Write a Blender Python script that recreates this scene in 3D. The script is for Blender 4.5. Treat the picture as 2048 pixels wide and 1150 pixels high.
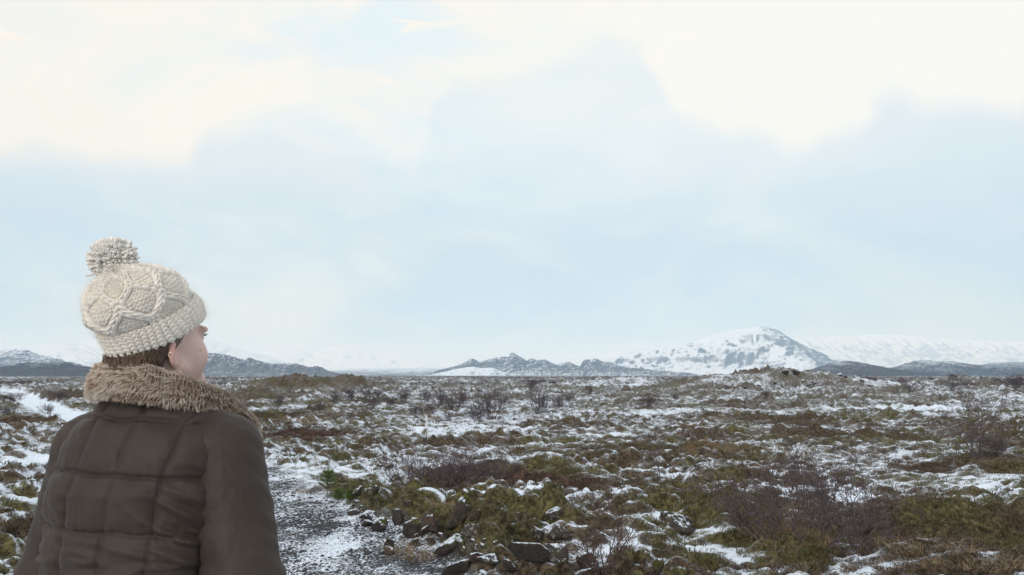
import bpy, math, random
import numpy as np
from mathutils import Vector, Matrix
sc = bpy.context.scene
for o in list(bpy.data.objects): bpy.data.objects.remove(o)
R = math.radians
FPX, HOR = 1593.0, 750.0           # focal length and horizon row in photograph pixels (2048 x 1150)
CAMZ = 2.1
# ------------------------------------------------------------------ camera
PITCH = math.atan((HOR - 575) / FPX)
cd = bpy.data.cameras.new('camera'); cam = bpy.data.objects.new('camera', cd); sc.collection.objects.link(cam)
cd.sensor_width = 36; cd.lens = FPX / 2048 * 36; cd.clip_start = 0.05; cd.clip_end = 60000
cam.location = (0, 0, CAMZ); cam.rotation_euler = (R(90) + PITCH, 0, 0)
sc.camera = cam
# ------------------------------------------------------------------ light
SUN_EL, SUN_AZ = R(22), R(205)       # low sun behind thin cloud, behind and left of the photographer (azimuth from +Y to +X)
sl = bpy.data.lights.new('sun', 'SUN'); sl.energy = 1.5; sl.angle = R(24); sl.color = (1.0, 0.965, 0.92)
so = bpy.data.objects.new('sun', sl); sc.collection.objects.link(so)
sd = Vector((math.sin(SUN_AZ) * math.cos(SUN_EL), math.cos(SUN_AZ) * math.cos(SUN_EL), math.sin(SUN_EL)))
so.rotation_euler = sd.to_track_quat('Z', 'Y').to_euler(); so.location = (0, -5, 30)
sc.view_settings.view_transform = 'Standard'; sc.view_settings.look = 'None'
sc.view_settings.exposure = 0.06; sc.view_settings.gamma = 1.0; sc.view_settings.use_curve_mapping = False
sc.cycles.volume_bounces = 2; sc.cycles.max_bounces = 6; sc.cycles.diffuse_bounces = 2; sc.cycles.transparent_max_bounces = 8

def pxdir(px, py):
    """unit ray through a photograph pixel"""
    u, v = (px - 1024) / FPX, (575 - py) / FPX
    c, s = math.cos(PITCH), math.sin(PITCH)
    return Vector((u, c - v * s, s + v * c)).normalized()
def at(px, py, Y):
    """world point on that ray at depth Y"""
    d = pxdir(px, py); return Vector((0, 0, CAMZ)) + d * (Y / d.y)
def on_plain(px, py, z=0.0):
    d = pxdir(px, py); return Vector((0, 0, CAMZ)) + d * ((z - CAMZ) / d.z)

# ------------------------------------------------------------------ node helper
class NT:
    def __init__(s, tree): s.t = tree; s.n = tree.nodes; s.l = tree.links
    def new(s, typ, **kw):
        n = s.n.new(typ)
        for k, v in kw.items(): setattr(n, k, v)
        return n
    def val(s, sock, v):
        if isinstance(v, bpy.types.NodeSocket): s.l.new(v, sock)
        elif v is not None: sock.default_value = v
    def math(s, op, a, b=None, c=None, clamp=False):
        n = s.new('ShaderNodeMath', operation=op, use_clamp=clamp)
        s.val(n.inputs[0], a); s.val(n.inputs[1], b); s.val(n.inputs[2], c); return n.outputs[0]
    def mix(s, f, a, b, blend='MIX'):
        n = s.new('ShaderNodeMix', data_type='RGBA', blend_type=blend)
        s.val(n.inputs[0], f); s.val(n.inputs[6], a); s.val(n.inputs[7], b); return n.outputs[2]
    def noise(s, vec, scale, detail=4, rough=0.55, dist=0.0, out=0):
        n = s.new('ShaderNodeTexNoise'); s.val(n.inputs['Vector'], vec)
        n.inputs['Scale'].default_value = scale; n.inputs['Detail'].default_value = detail
        n.inputs['Roughness'].default_value = rough; n.inputs['Distortion'].default_value = dist; return n.outputs[out]
    def smooth(s, x, a, b, o0=0.0, o1=1.0):
        n = s.new('ShaderNodeMapRange', interpolation_type='SMOOTHSTEP')
        s.val(n.inputs[0], x); s.val(n.inputs[1], a); s.val(n.inputs[2], b); s.val(n.inputs[3], o0); s.val(n.inputs[4], o1); return n.outputs[0]
    def scale(s, vec, v):
        n = s.new('ShaderNodeVectorMath', operation='MULTIPLY'); s.val(n.inputs[0], vec); n.inputs[1].default_value = v; return n.outputs[0]
    def attr(s, name):
        return s.new('ShaderNodeAttribute', attribute_name=name)
    def pos(s): return s.new('ShaderNodeNewGeometry').outputs['Position']
    def bump(s, h, strength, dist, normal=None):
        n = s.new('ShaderNodeBump'); s.val(n.inputs['Height'], h); n.inputs['Strength'].default_value = strength
        n.inputs['Distance'].default_value = dist
        if normal is not None: s.val(n.inputs['Normal'], normal)
        return n.outputs[0]
def c4(c): return (c[0], c[1], c[2], 1.0)
def mat(name):
    m = bpy.data.materials.new(name); m.use_nodes = True
    nt = NT(m.node_tree); bsdf = m.node_tree.nodes['Principled BSDF']
    return m, nt, bsdf

# ------------------------------------------------------------------ world: thin overcast with a bluish deck of cloud below a cream one
w = bpy.data.worlds.new('World'); sc.world = w; w.use_nodes = True
N = NT(w.node_tree); w.node_tree.nodes.clear()
out = N.new('ShaderNodeOutputWorld'); bgs = N.new('ShaderNodeBackground'); bgc = N.new('ShaderNodeBackground'); mixs = N.new('ShaderNodeMixShader')
sky = N.new('ShaderNodeTexSky', sky_type='NISHITA', sun_disc=False); sky.sun_elevation = SUN_EL; sky.sun_rotation = SUN_AZ
N.l.new(sky.outputs[0], bgs.inputs[0]); bgs.inputs[1].default_value = 0.12
tc = N.new('ShaderNodeTexCoord').outputs['Generated']
wn = N.noise(tc, 8.0, 8, 0.6, 0.35, out=1)
off = N.new('ShaderNodeVectorMath', operation='SUBTRACT'); N.l.new(wn, off.inputs[0]); off.inputs[1].default_value = (.5, .5, .5)
offs = N.scale(off.outputs[0], (.085, .085, .05))
dv = N.new('ShaderNodeVectorMath', operation='ADD'); N.l.new(tc, dv.inputs[0]); N.l.new(offs, dv.inputs[1])
sp = N.new('ShaderNodeSeparateXYZ'); N.l.new(dv.outputs[0], sp.inputs[0])
sp0 = N.new('ShaderNodeSeparateXYZ'); N.l.new(tc, sp0.inputs[0])
az = N.math('ARCTAN2', sp.outputs[0], sp.outputs[1]); el = N.math('ARCSINE', sp.outputs[2]); el0 = N.math('ARCSINE', sp0.outputs[2])
decktop = [(0,320),(90,298),(210,305),(395,310),(425,255),(560,235),(690,262),(815,335),(852,335),(868,200),(905,155),(1050,140),(1112,100),(1200,72),(1288,98),(1330,165),(1365,222),(1450,262),(1560,275),(1598,322),(1640,285),(1705,262),(1735,205),(1790,160),(1835,195),(1900,195),(2000,232),(2048,200)]
ramp = N.new('ShaderNodeValToRGB'); cr = ramp.color_ramp; cr.interpolation = 'B_SPLINE'; cr.interpolation = 'LINEAR'
pts = []
for px, py in decktop:
    d = pxdir(px, py); pts.append((math.atan2(d.x, d.y), math.asin(d.z)))
pts = [(-math.pi, .26), (-1.5, .30)] + pts + [(1.5, .24), (math.pi, .26)]
pts = [((a + math.pi) / (2 * math.pi), e / .6) for a, e in pts]
while len(cr.elements) < len(pts): cr.elements.new(.5)
for e, (a, v) in zip(cr.elements, pts): e.position = a; e.color = (v, v, v, 1)
N.l.new(N.math('MULTIPLY_ADD', az, 1 / (2 * math.pi), .5), ramp.inputs[0])
bel = N.math('MULTIPLY', ramp.outputs[0], .6)
dif = N.math('SUBTRACT', el, bel)
soft = N.noise(tc, 3.0, 2)
upm = N.smooth(dif, -0.022, 0.016)
upw = N.smooth(el, .06, .34)
upmask = N.math('ADD', N.math('MULTIPLY', upm, .62), N.math('MULTIPLY', upw, .38))
big = N.noise(N.scale(tc, (1, 1, 2.2)), 2.6, 4, .55, .4)
low = N.mix(N.smooth(el0, 0.0, 0.16), (.64, .825, 1.04, 1), (.585, .755, .90, 1))
low = N.mix(N.smooth(el0, 0.14, 0.36), low, (.74, .87, .93, 1))
low = N.mix(N.smooth(big, .45, .72), low, (.80, .905, .945, 1))
wisp = N.noise(N.scale(tc, (1, 1, 2.8)), 6.5, 7, .62, .6)
low = N.mix(N.math('MULTIPLY', N.smooth(wisp, .42, .72), .30), low, (.86, .94, .97, 1)); low = N.mix(N.math('MULTIPLY', N.smooth(wisp, .50, .25), .22), low, (.54, .72, .87, 1))
# the deck goes bluer towards the east
low = N.mix(N.math('MULTIPLY', N.smooth(az, .25, .75), .55), low, (.52, .70, .87, 1))
hi = N.mix(N.smooth(N.noise(N.scale(tc, (1, 1, 2)), 3.3, 4, .55, .5), .42, .62), (1.0, .968, .885, 1), (.82, .93, .965, 1))
hi = N.mix(N.smooth(az, -.2, .35), hi, (.985, .982, .925, 1))
hi = N.mix(N.math('MULTIPLY', N.smooth(az, -.30, -.52), .6), hi, (1.0, .955, .865, 1))
cirr = N.noise(N.scale(tc, (1, 1, 6)), 9.0, 5, .6, .8)
hi = N.mix(N.smooth(cirr, .6, .75), hi, (1.02, .97, .88, 1))
col = N.mix(upmask, low, hi)
col = N.mix(N.math('MULTIPLY', N.smooth(el0, .42, .95), .8), col, (.76, .88, 1.0, 1))
N.l.new(col, bgc.inputs[0]); bgc.inputs[1].default_value = 1.0
mixs.inputs[0].default_value = .93
N.l.new(bgs.outputs[0], mixs.inputs[1]); N.l.new(bgc.outputs[0], mixs.inputs[2]); N.l.new(mixs.outputs[0], out.inputs[0])

# ------------------------------------------------------------------ numpy noise
_rng = np.random.RandomState(7)
PERM = np.concatenate([_rng.permutation(256)] * 3).astype(np.int64)
_ga = np.linspace(0, 2 * np.pi, 256, endpoint=False); GX, GY = np.cos(_ga), np.sin(_ga)
def perlin(x, y, seed=0):
    x = np.asarray(x, float) + seed * 17.31; y = np.asarray(y, float) + seed * 9.17
    xi = np.floor(x).astype(np.int64); yi = np.floor(y).astype(np.int64)
    xf = x - xi; yf = y - yi; xi &= 255; yi &= 255
    u = xf * xf * xf * (xf * (xf * 6 - 15) + 10); v = yf * yf * yf * (yf * (yf * 6 - 15) + 10)
    def g(ix, iy, fx, fy):
        h = PERM[PERM[ix & 255] + (iy & 255)]; return GX[h] * fx + GY[h] * fy
    a = g(xi, yi, xf, yf); b = g(xi + 1, yi, xf - 1, yf); c = g(xi, yi + 1, xf, yf - 1); d = g(xi + 1, yi + 1, xf - 1, yf - 1)
    return ((a + (b - a) * u) * (1 - v) + (c + (d - c) * u) * v) * 1.5
def fbm(x, y, o=4, seed=0, rough=.5):
    s = 0; a = 1; t = 0
    for k in range(o):
        s = s + a * perlin(x * 2 ** k, y * 2 ** k, seed + k); t += a; a *= rough
    return s / t
def ss(a, b, x):
    t = np.clip((x - a) / (b - a), 0, 1); return t * t * (3 - 2 * t)

# ------------------------------------------------------------------ object helpers
col0 = sc.collection
def mesh_np(name, V, F, smooth=True):
    """mesh from arrays; F = (n,3) or (n,4) array or a list of such arrays"""
    Fs = [f for f in (F if isinstance(F, list) else [F]) if len(f)]
    me = bpy.data.meshes.new(name); V = np.asarray(V, np.float32)
    me.vertices.add(len(V)); me.vertices.foreach_set('co', V.ravel())
    loops = np.concatenate([np.asarray(f, np.int32).ravel() for f in Fs])
    tot = np.concatenate([np.full(len(f), np.asarray(f).shape[1], np.int32) for f in Fs])
    start = np.concatenate([[0], np.cumsum(tot)[:-1]]).astype(np.int32)
    me.loops.add(len(loops)); me.loops.foreach_set('vertex_index', loops)
    me.polygons.add(len(tot)); me.polygons.foreach_set('loop_start', start)
    me.polygons.foreach_set('use_smooth', np.full(len(tot), smooth, bool))
    me.update(calc_edges=True); return me
def vattr(me, name, arr):
    arr = np.asarray(arr, np.float32)
    if arr.ndim == 1:
        a = me.attributes.new(name, 'FLOAT', 'POINT'); a.data.foreach_set('value', arr)
    else:
        if arr.shape[1] == 3: arr = np.concatenate([arr, np.ones((len(arr), 1), np.float32)], 1)
        a = me.attributes.new(name, 'FLOAT_COLOR', 'POINT'); a.data.foreach_set('color', arr.ravel())
def tag(o, label=None, cat=None, group=None, kind=None):
    if label: o['label'] = label
    if cat: o['category'] = cat
    if group: o['group'] = group
    if kind: o['kind'] = kind
    return o
def obj(name, me, m=None, parent=None):
    o = bpy.data.objects.new(name, me); col0.objects.link(o)
    if m is not None and me is not None and not me.materials: me.materials.append(m)
    if parent is not None: o.parent = parent
    return o
def empty(name, loc):
    o = bpy.data.objects.new(name, None); col0.objects.link(o); o.location = loc; o.empty_display_size = .2; return o
# ================================================================== GROUND
def path_pts():
    p = [(.1, -6.0), (-.35, 0.0), (-.75, 4.0)]
    for px, py in ((710, 1150), (626, 1069), (566, 1035), (499, 986), (470, 943), (330, 893), (200, 852), (95, 818), (10, 784)):
        q = on_plain(px, py); p.append((q.x, q.y))
    p += [(-62, 92), (-85, 110)]
    P = np.array(p); out = []
    for i in range(len(P) - 1):                                   # Catmull-Rom through the points
        a, b, c, d = P[max(i - 1, 0)], P[i], P[i + 1], P[min(i + 2, len(P) - 1)]
        for t in np.linspace(0, 1, 16, endpoint=False):
            out.append(.5 * (2 * b + (c - a) * t + (2 * a - 5 * b + 4 * c - d) * t * t + (3 * b - a - 3 * c + d) * t ** 3))
    out.append(P[-1]); return np.array(out)
PATH = path_pts()
def path_dist(x, y):
    x = np.asarray(x, float); y = np.asarray(y, float); shp = x.shape; x = x.ravel(); y = y.ravel()
    res = np.full(x.shape, 99.0); near = np.nonzero((x < 4) & (x > -90) & (y < 115) & (y > -9) & (x < 4.5 - .22 * y) & (x > -4 - .85 * np.maximum(y, 0)))[0]
    x = x[near]; y = y[near]; best = np.full(x.shape, 1e9)
    for a, b in zip(PATH[:-1], PATH[1:]):
        d = b - a; L = d @ d
        t = np.clip(((x - a[0]) * d[0] + (y - a[1]) * d[1]) / L, 0, 1)
        best = np.minimum(best, np.hypot(x - a[0] - t * d[0], y - a[1] - t * d[1]))
    res[near] = best; return res.reshape(shp)
PW = 0.92
def path_half(y): return PW - .15 * ss(18, 30, y) + .25 * ss(40, 80, y)
def gpt(px, py):
    q = on_plain(px, py); return q.x, q.y
def patch(x, y, px, py, rx, ry):
    """soft elliptical patch of ground around the spot seen at (px, py); radii in photo pixels there"""
    q = on_plain(px, py); d = q.y; ax = rx * d / FPX; ay = ry * d * d / (FPX * CAMZ)
    res = np.zeros(np.shape(x)); ix = np.nonzero((np.abs(x - q.x) < 1.6 * ax) & (np.abs(y - q.y) < 1.6 * ay))
    if not len(ix[0]): return res
    xx, yy = x[ix], y[ix]; n = .45 * fbm(xx / (ax * .6) + 3, yy / (ay * .6), 3, 5)
    res[ix] = 1 - ss(.45, 1.15, np.hypot((xx - q.x) / ax, (yy - q.y) / ay) + n); return res
# (px, py, rx, ry, height) of low rises and hummocks that can be recognised in the photograph
RISES = [(1605, 784, 215, 26, 2.2), (1440, 785, 140, 18, .95), (1715, 779, 110, 16, 1.25), (570, 788, 150, 22, 1.6), (690, 785, 75, 14, 1.6),
         (1950, 778, 110, 16, 1.4), (1080, 1062, 52, 20, .20), (1010, 1050, 60, 14, .12), (1275, 1050, 60, 16, .2), (1310, 1035, 60, 12, .16),
         (1440, 1050, 55, 24, .25), (1950, 925, 60, 12, .22), (1935, 945, 34, 8, .14), (1900, 1060, 210, 28, .30), (1900, 1130, 150, 30, .25),
         (1560, 1110, 80, 20, .18), (1270, 1140, 60, 16, .14), (1180, 960, 90, 12, .16), (1090, 950, 100, 12, .18), (930, 975, 150, 12, .12), (840, 1050, 60, 20, .15),
         (955, 1040, 60, 16, .18), (1040, 1090, 80, 20, .12), (2010, 940, 60, 14, .3), (1270, 775, 110, 9, 1.0), (1880, 776, 60, 10, 1.0)]
def base_h(x, y):
    r = np.hypot(x, y)
    h = .20 * fbm(x / 8, y / 8, 3, 11) * ss(5, 13, r)
    h = h + .9 * fbm(x / 70, y / 70, 3, 21) * ss(60, 180, r) - .012 * np.clip(r - 90, 0, 400) * 0
    h = h + .50 * (1 - ss(3.2, 7.2, r))
    for px, py, rx, ry, hh in RISES:
        q = on_plain(px, py); ax = rx * q.y / FPX; ay = max(ry * q.y ** 2 / (FPX * CAMZ) * .55, ax * .35) if hh < .5 else ax * .55
        cy = q.y + (ay * .8 if hh >= .5 else 0)
        ix = np.nonzero((np.abs(x - q.x) < 2.2 * ax) & (np.abs(y - cy) < 2.2 * ay))
        if not len(ix[0]): continue
        xx, yy = x[ix], y[ix]; e = np.exp(-(((xx - q.x) / ax) ** 2 + ((yy - cy) / ay) ** 2) ** 1.2 * 1.4)
        h[ix] += hh * e * (1 + .25 * perlin(xx / (ax * .3), yy / (ay * .3), 31)) + (e * (.30 * fbm(xx / 2.2, yy / 2.2, 4, 32) + .22 * np.abs(perlin(xx / 1.1, yy / 1.1, 33)) + .14 * np.abs(perlin(xx / .5, yy / .5, 34))) if hh >= .5 else 0)
    return h
def H(x, y, full=False):
    x = np.asarray(x, float); y = np.asarray(y, float); r = np.hypot(x, y)
    b = base_h(x, y)
    wx = x + .25 * perlin(x / 1.3, y / 1.3, 51); wy = y + .25 * perlin(x / 1.3, y / 1.3, 52)
    amp = .55 + .75 * ss(-.35, .45, fbm(x / 5, y / 5, 2, 41))
    hum = .34 * np.abs(perlin(wx / 1.05, wy / .9, 61)) ** .85 + .21 * np.abs(perlin(wx / .46, wy / .4, 62)) + .085 * np.abs(perlin(wx / .2, wy / .18, 63))
    hum = hum * amp * ss(1.0, 3.0, r) * (1 + 1.2 * ss(40, 110, r))
    pd = path_dist(x, y); k = 1 - ss(0, .55, pd - path_half(y) + .18 * perlin(x / .5, y / .5, 71))
    h = b + hum - .09
    hp = b - .02 + .012 * perlin(x / .35, y / .35, 72)
    h = h * (1 - k) + hp * k
    if full: return h, k, hum, amp
    return h
HEATH = [(60, 848, 110, 9, .8, .8), (125, 796, 50, 7, .7, .8), (70, 772, 90, 8, .8, .7), (140, 800, 60, 9, .8, .7), (1080, 985, 190, 12, 1, .9), (1330, 905, 200, 16, .6, .6), (610, 872, 120, 12, 1, .8), (1100, 958, 150, 16, .2, .45), (1930, 1075, 190, 34, .4, .75),
         (1560, 1110, 110, 30, 0, .7), (930, 965, 150, 14, .8, .7), (1500, 1095, 80, 12, 0, .55), (1850, 935, 90, 12, .9, .5), (1500, 845, 180, 10, .7, .5), (1090, 855, 120, 9, .6, .4),
         (90, 840, 110, 14, 1, .8), (30, 808, 60, 10, 1, .8), (20, 1080, 60, 60, .7, .7), (720, 985, 110, 16, .3, .45), (1060, 1062, 60, 18, 0, .6), (1290, 1040, 60, 14, 0, .55), (1440, 1045, 50, 22, 0, .9),
         (1980, 935, 70, 16, .5, .7), (1250, 1135, 55, 14, 0, .6), (1150, 905, 180, 10, .5, .4), (600, 788, 150, 18, .5, .4), (1700, 880, 160, 9, .7, .45), (520, 840, 60, 30, .5, .5), (1400, 1125, 50, 14, .0, .5)]
SNOWY = [(1180, 1040, 240, 30, .30), (1360, 1085, 160, 34, .42), (1240, 1000, 150, 10, .3), (1500, 960, 260, 14, .25), (1000, 1000, 120, 8, .2), (1850, 1010, 160, 12, .35), (980, 1025, 150, 16, .95), (1480, 1118, 60, 16, .5), (1740, 985, 120, 10, .5), (1990, 990, 90, 14, .55), (650, 905, 190, 16, .15), (1800, 822, 170, 9, .45), (1190, 1100, 110, 24, .4), (760, 970, 80, 16, .4),
         (1620, 1000, 150, 16, .8), (1230, 1005, 110, 8, .3), (900, 870, 120, 8, .35), (1150, 835, 250, 8, .2), (30, 930, 60, 30, .45), (1130, 1140, 90, 12, .4), (1960, 800, 90, 6, .3), (1500, 770, 90, 8, .3), (1640, 772, 70, 8, .25), (1250, 775, 150, 6, .2)]
def ground_masks(x, y, h, k, hum, amp, gx, gy):
    r = np.hypot(x, y)
    slope = np.hypot(gx, gy)
    snow = .70 + .10 * fbm(x / .7, y / .7, 2, 89) + .20 * fbm(x / 2.2, y / 2.2, 3, 81) + .25 * fbm(x / 15, y / 7, 3, 82)
    nr_ = 1 - .75 * ss(38, 55, r)
    snow = snow - nr_ * (.22 * np.clip(slope, 0, 1.2) + .42 * np.clip(gy, -.8, 1) + .10 * np.clip(gx, -1, 1)) - .15 * (1 - nr_) + .25 * (1 - nr_) * fbm(x / 3, y / 3, 3, 88)
    snow = snow - .25 * np.clip(hum - .10, 0, .3)
    red = .5 + .6 * fbm(x / 6, y / 6, 3, 83); green = .45 + .7 * fbm(x / 3.5, y / 3.5, 3, 84)
    for px, py, rx, ry, rd, s in HEATH:
        p = patch(x, y, px, py, rx, ry); snow = snow - .38 * s * p
        red = red * (1 - p) + p * rd; green = green * (1 - p) + p * (1 - rd) * .95
    for px, py, rx, ry, s in SNOWY:
        snow = snow + .50 * s * patch(x, y, px, py, rx, ry)
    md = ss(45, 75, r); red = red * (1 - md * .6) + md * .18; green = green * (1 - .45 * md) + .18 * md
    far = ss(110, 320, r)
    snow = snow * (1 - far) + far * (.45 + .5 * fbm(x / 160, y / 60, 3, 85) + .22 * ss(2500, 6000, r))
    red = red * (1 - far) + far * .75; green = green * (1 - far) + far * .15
    grassy = ss(.15, .5, fbm(x / 4.2, y / 4.2, 2, 86)) * (1 - ss(40, 60, r))
    snow = snow * (1 - k) + k * (.48 + .26 * fbm(x / .9, y / 1.6, 2, 87) + .34 * ss(20, 40, r))
    return np.clip(snow, -1, 2), np.clip(green, 0, 1), np.clip(red, 0, 1), np.clip(grassy, 0, 1)
def gmask(x, y):
    h, k, hum, amp = H(x, y, True); e = .04
    gx = (H(x + e, y) - h) / e; gy = (H(x, y + e) - h) / e
    return (h, k) + ground_masks(x, y, h, k, hum, amp, gx, gy)
def build_ground():
    front = np.arange(-R(44), R(44), .0025); back = np.linspace(R(44), 2 * math.pi - R(44), 84)
    th = np.concatenate([front, back[:-1]])
    rr = np.concatenate([np.geomspace(.25, 5.5, 34)[:-1], np.exp(np.arange(math.log(5.5), math.log(420), .0065)), np.geomspace(420, 12400, 80)[1:]])
    T, RR = np.meshgrid(th, rr); x = (np.sin(T) * RR); y = (np.cos(T) * RR)
    h, k, hum, amp = H(x, y, True)
    # slopes from the polar grid
    hr = np.gradient(h, rr, axis=0)
    tt = np.concatenate([th, [th[0] + 2 * math.pi]]); dt = np.diff(tt)
    ht = (np.roll(h, -1, 1) - np.roll(h, 1, 1)) / (dt + np.roll(dt, 1)) / RR
    gx = hr * np.sin(T) + ht * np.cos(T); gy = hr * np.cos(T) - ht * np.sin(T)
    sn, gr, rd, gs = ground_masks(x, y, h, k, hum, amp, gx, gy)
    nr, nc = x.shape
    V = np.stack([x, y, h], -1).reshape(-1, 3)
    V = np.concatenate([V, [[0, 0, float(h[0].mean())]]])
    i = np.arange(nr - 1)[:, None] * nc; j = np.arange(nc)[None]; j2 = (j + 1) % nc
    F = np.stack([i + j, i + j2, i + nc + j2, i + nc + j], -1).reshape(-1, 4)
    c = len(V) - 1; F3 = np.stack([np.full(nc, c), (np.arange(nc) + 1) % nc, np.arange(nc)], 1)
    me = mesh_np('ground', V, [F, F3])
    m4 = np.stack([sn, gr, rd, gs], -1).reshape(-1, 4); m4 = np.concatenate([m4, m4[:1]])
    vattr(me, 'mask', m4)
    kk = np.concatenate([k.ravel(), [1]]); vattr(me, 'pathk', kk)
    return me
SNOW = (.74, .80, .885)
def veg_colour(nt, P, g, r, gs=None):
    """brown heath, green moss, rusty dwarf birch and straw, mixed by mask and noise"""
    n1 = nt.noise(P, 2.2, 5, .6); n2 = nt.noise(P, 14, 4, .65); n3 = nt.noise(P, 55, 3, .7)
    brown = nt.mix(nt.smooth(n2, .35, .68), c4((.038, .028, .020)), c4((.158, .116, .075)))
    moss = nt.mix(nt.smooth(n2, .35, .7), c4((.042, .037, .018)), c4((.185, .162, .068)))
    rust = nt.mix(nt.smooth(n2, .35, .68), c4((.034, .020, .017)), c4((.140, .078, .056)))
    straw = nt.mix(nt.smooth(n3, .3, .7), c4((.06, .042, .022)), c4((.26, .19, .105)))
    c = nt.mix(nt.smooth(nt.math('ADD', g, nt.math('MULTIPLY_ADD', n1, .9, -.45)), .35, .65), brown, moss)
    c = nt.mix(nt.smooth(nt.math('ADD', r, nt.math('MULTIPLY_ADD', n2, .8, -.4)), .74, 1.1), c, rust)
    if gs is not None:
        c = nt.mix(nt.math('MULTIPLY', nt.smooth(nt.math('ADD', gs, nt.math('MULTIPLY_ADD', n3, .9, -.45)), .55, .9), .7), c, straw)
    return c, n2, n3
def ground_material():
    m, nt, b = mat('ground_heath_and_snow')
    P = nt.pos(); a = nt.attr('mask'); s = nt.new('ShaderNodeSeparateColor'); nt.l.new(a.outputs['Color'], s.inputs[0])
    c, n2, n3 = veg_colour(nt, P, s.outputs[1], s.outputs[2], a.outputs['Alpha'])
    nm = nt.noise(P, 3.2, 9, .68); nf = nt.noise(P, 38, 4, .7); pk = nt.attr('pathk').outputs['Fac']
    gv = nt.new('ShaderNodeTexVoronoi'); nt.l.new(P, gv.inputs['Vector']); gv.inputs['Scale'].default_value = 34
    grav = nt.mix(gv.outputs['Color'], c4((.016, .016, .019)), c4((.075, .074, .078)))
    c = nt.mix(pk, c, grav)
    f = nt.math('ADD', s.outputs[0], nt.math('MULTIPLY_ADD', nm, 1.05, -.525))
    f = nt.math('ADD', f, nt.math('MULTIPLY_ADD', nf, .80, -.40))
    gr_ = nt.math('MULTIPLY', nt.math('MULTIPLY_ADD', gv.outputs['Distance'], -1.1, .38), pk)
    f = nt.math('ADD', f, nt.math('MULTIPLY', gr_, -.55))
    sm = nt.smooth(f, .50, .63)
    thin = nt.math('MULTIPLY', sm, nt.smooth(f, .48, .82, .62, 1.0))
    nd = nt.noise(P, 70, 5, .75); dust = nt.math('MULTIPLY', nt.math('MULTIPLY', nt.smooth(nd, .50, .60), nt.smooth(f, .2, .52)), .5)
    thin = nt.math('MAXIMUM', thin, dust)
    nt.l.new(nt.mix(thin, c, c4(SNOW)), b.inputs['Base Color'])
    b.inputs['Roughness'].default_value = .9; b.inputs['Specular IOR Level'].default_value = .15
    h = nt.math('ADD', nt.math('MULTIPLY', n3, .5), nt.math('MULTIPLY', n2, 1.0))
    hh = nt.math('ADD', nt.math('MULTIPLY', h, nt.math('SUBTRACT', 1.0, nt.math('MULTIPLY', sm, .75))), nt.math('MULTIPLY', sm, .55))
    nt.l.new(nt.bump(hh, .85, .05), b.inputs['Normal'])
    return m
MG = ground_material()
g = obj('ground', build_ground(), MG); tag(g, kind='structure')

# ================================================================== MOUNTAINS
def rock_snow_material(name, rock, rock2, scale, thr, snowc=(.70, .765, .86), streak=1.0, low=.18, vec=(1, .45, .8), n1k=.55, n2k=.9, soft=.24):
    m, nt, b = mat(name)
    P = nt.pos(); Ps = nt.scale(P, vec)
    geo = nt.new('ShaderNodeNewGeometry'); sx = nt.new('ShaderNodeSeparateXYZ')
    a = nt.attr('snow').outputs['Fac']
    n1 = nt.noise(Ps, scale, 9, .66, .3); n2 = nt.noise(Ps, scale * 5, 8, .72)
    f = nt.math('ADD', a, nt.math('MULTIPLY_ADD', n1, n1k, -n1k / 2)); f = nt.math('ADD', f, nt.math('MULTIPLY_ADD', n2, n2k * streak, -.5 * n2k * streak))
    sm = nt.smooth(f, thr - soft, thr + soft, low, 1.0)
    rc = nt.mix(nt.smooth(n2, .35, .65), c4(rock), c4(rock2))
    nt.l.new(nt.mix(sm, rc, c4(snowc)), b.inputs['Base Color'])
    b.inputs['Roughness'].default_value = .95; b.inputs['Specular IOR Level'].default_value = .1
    hh = nt.math('ADD', nt.math('MULTIPLY', n1, 1.0), nt.math('MULTIPLY', n2, .4))
    nt.l.new(nt.bump(hh, .6, .9 / scale * .10), b.inputs['Normal'])
    return m
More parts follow.
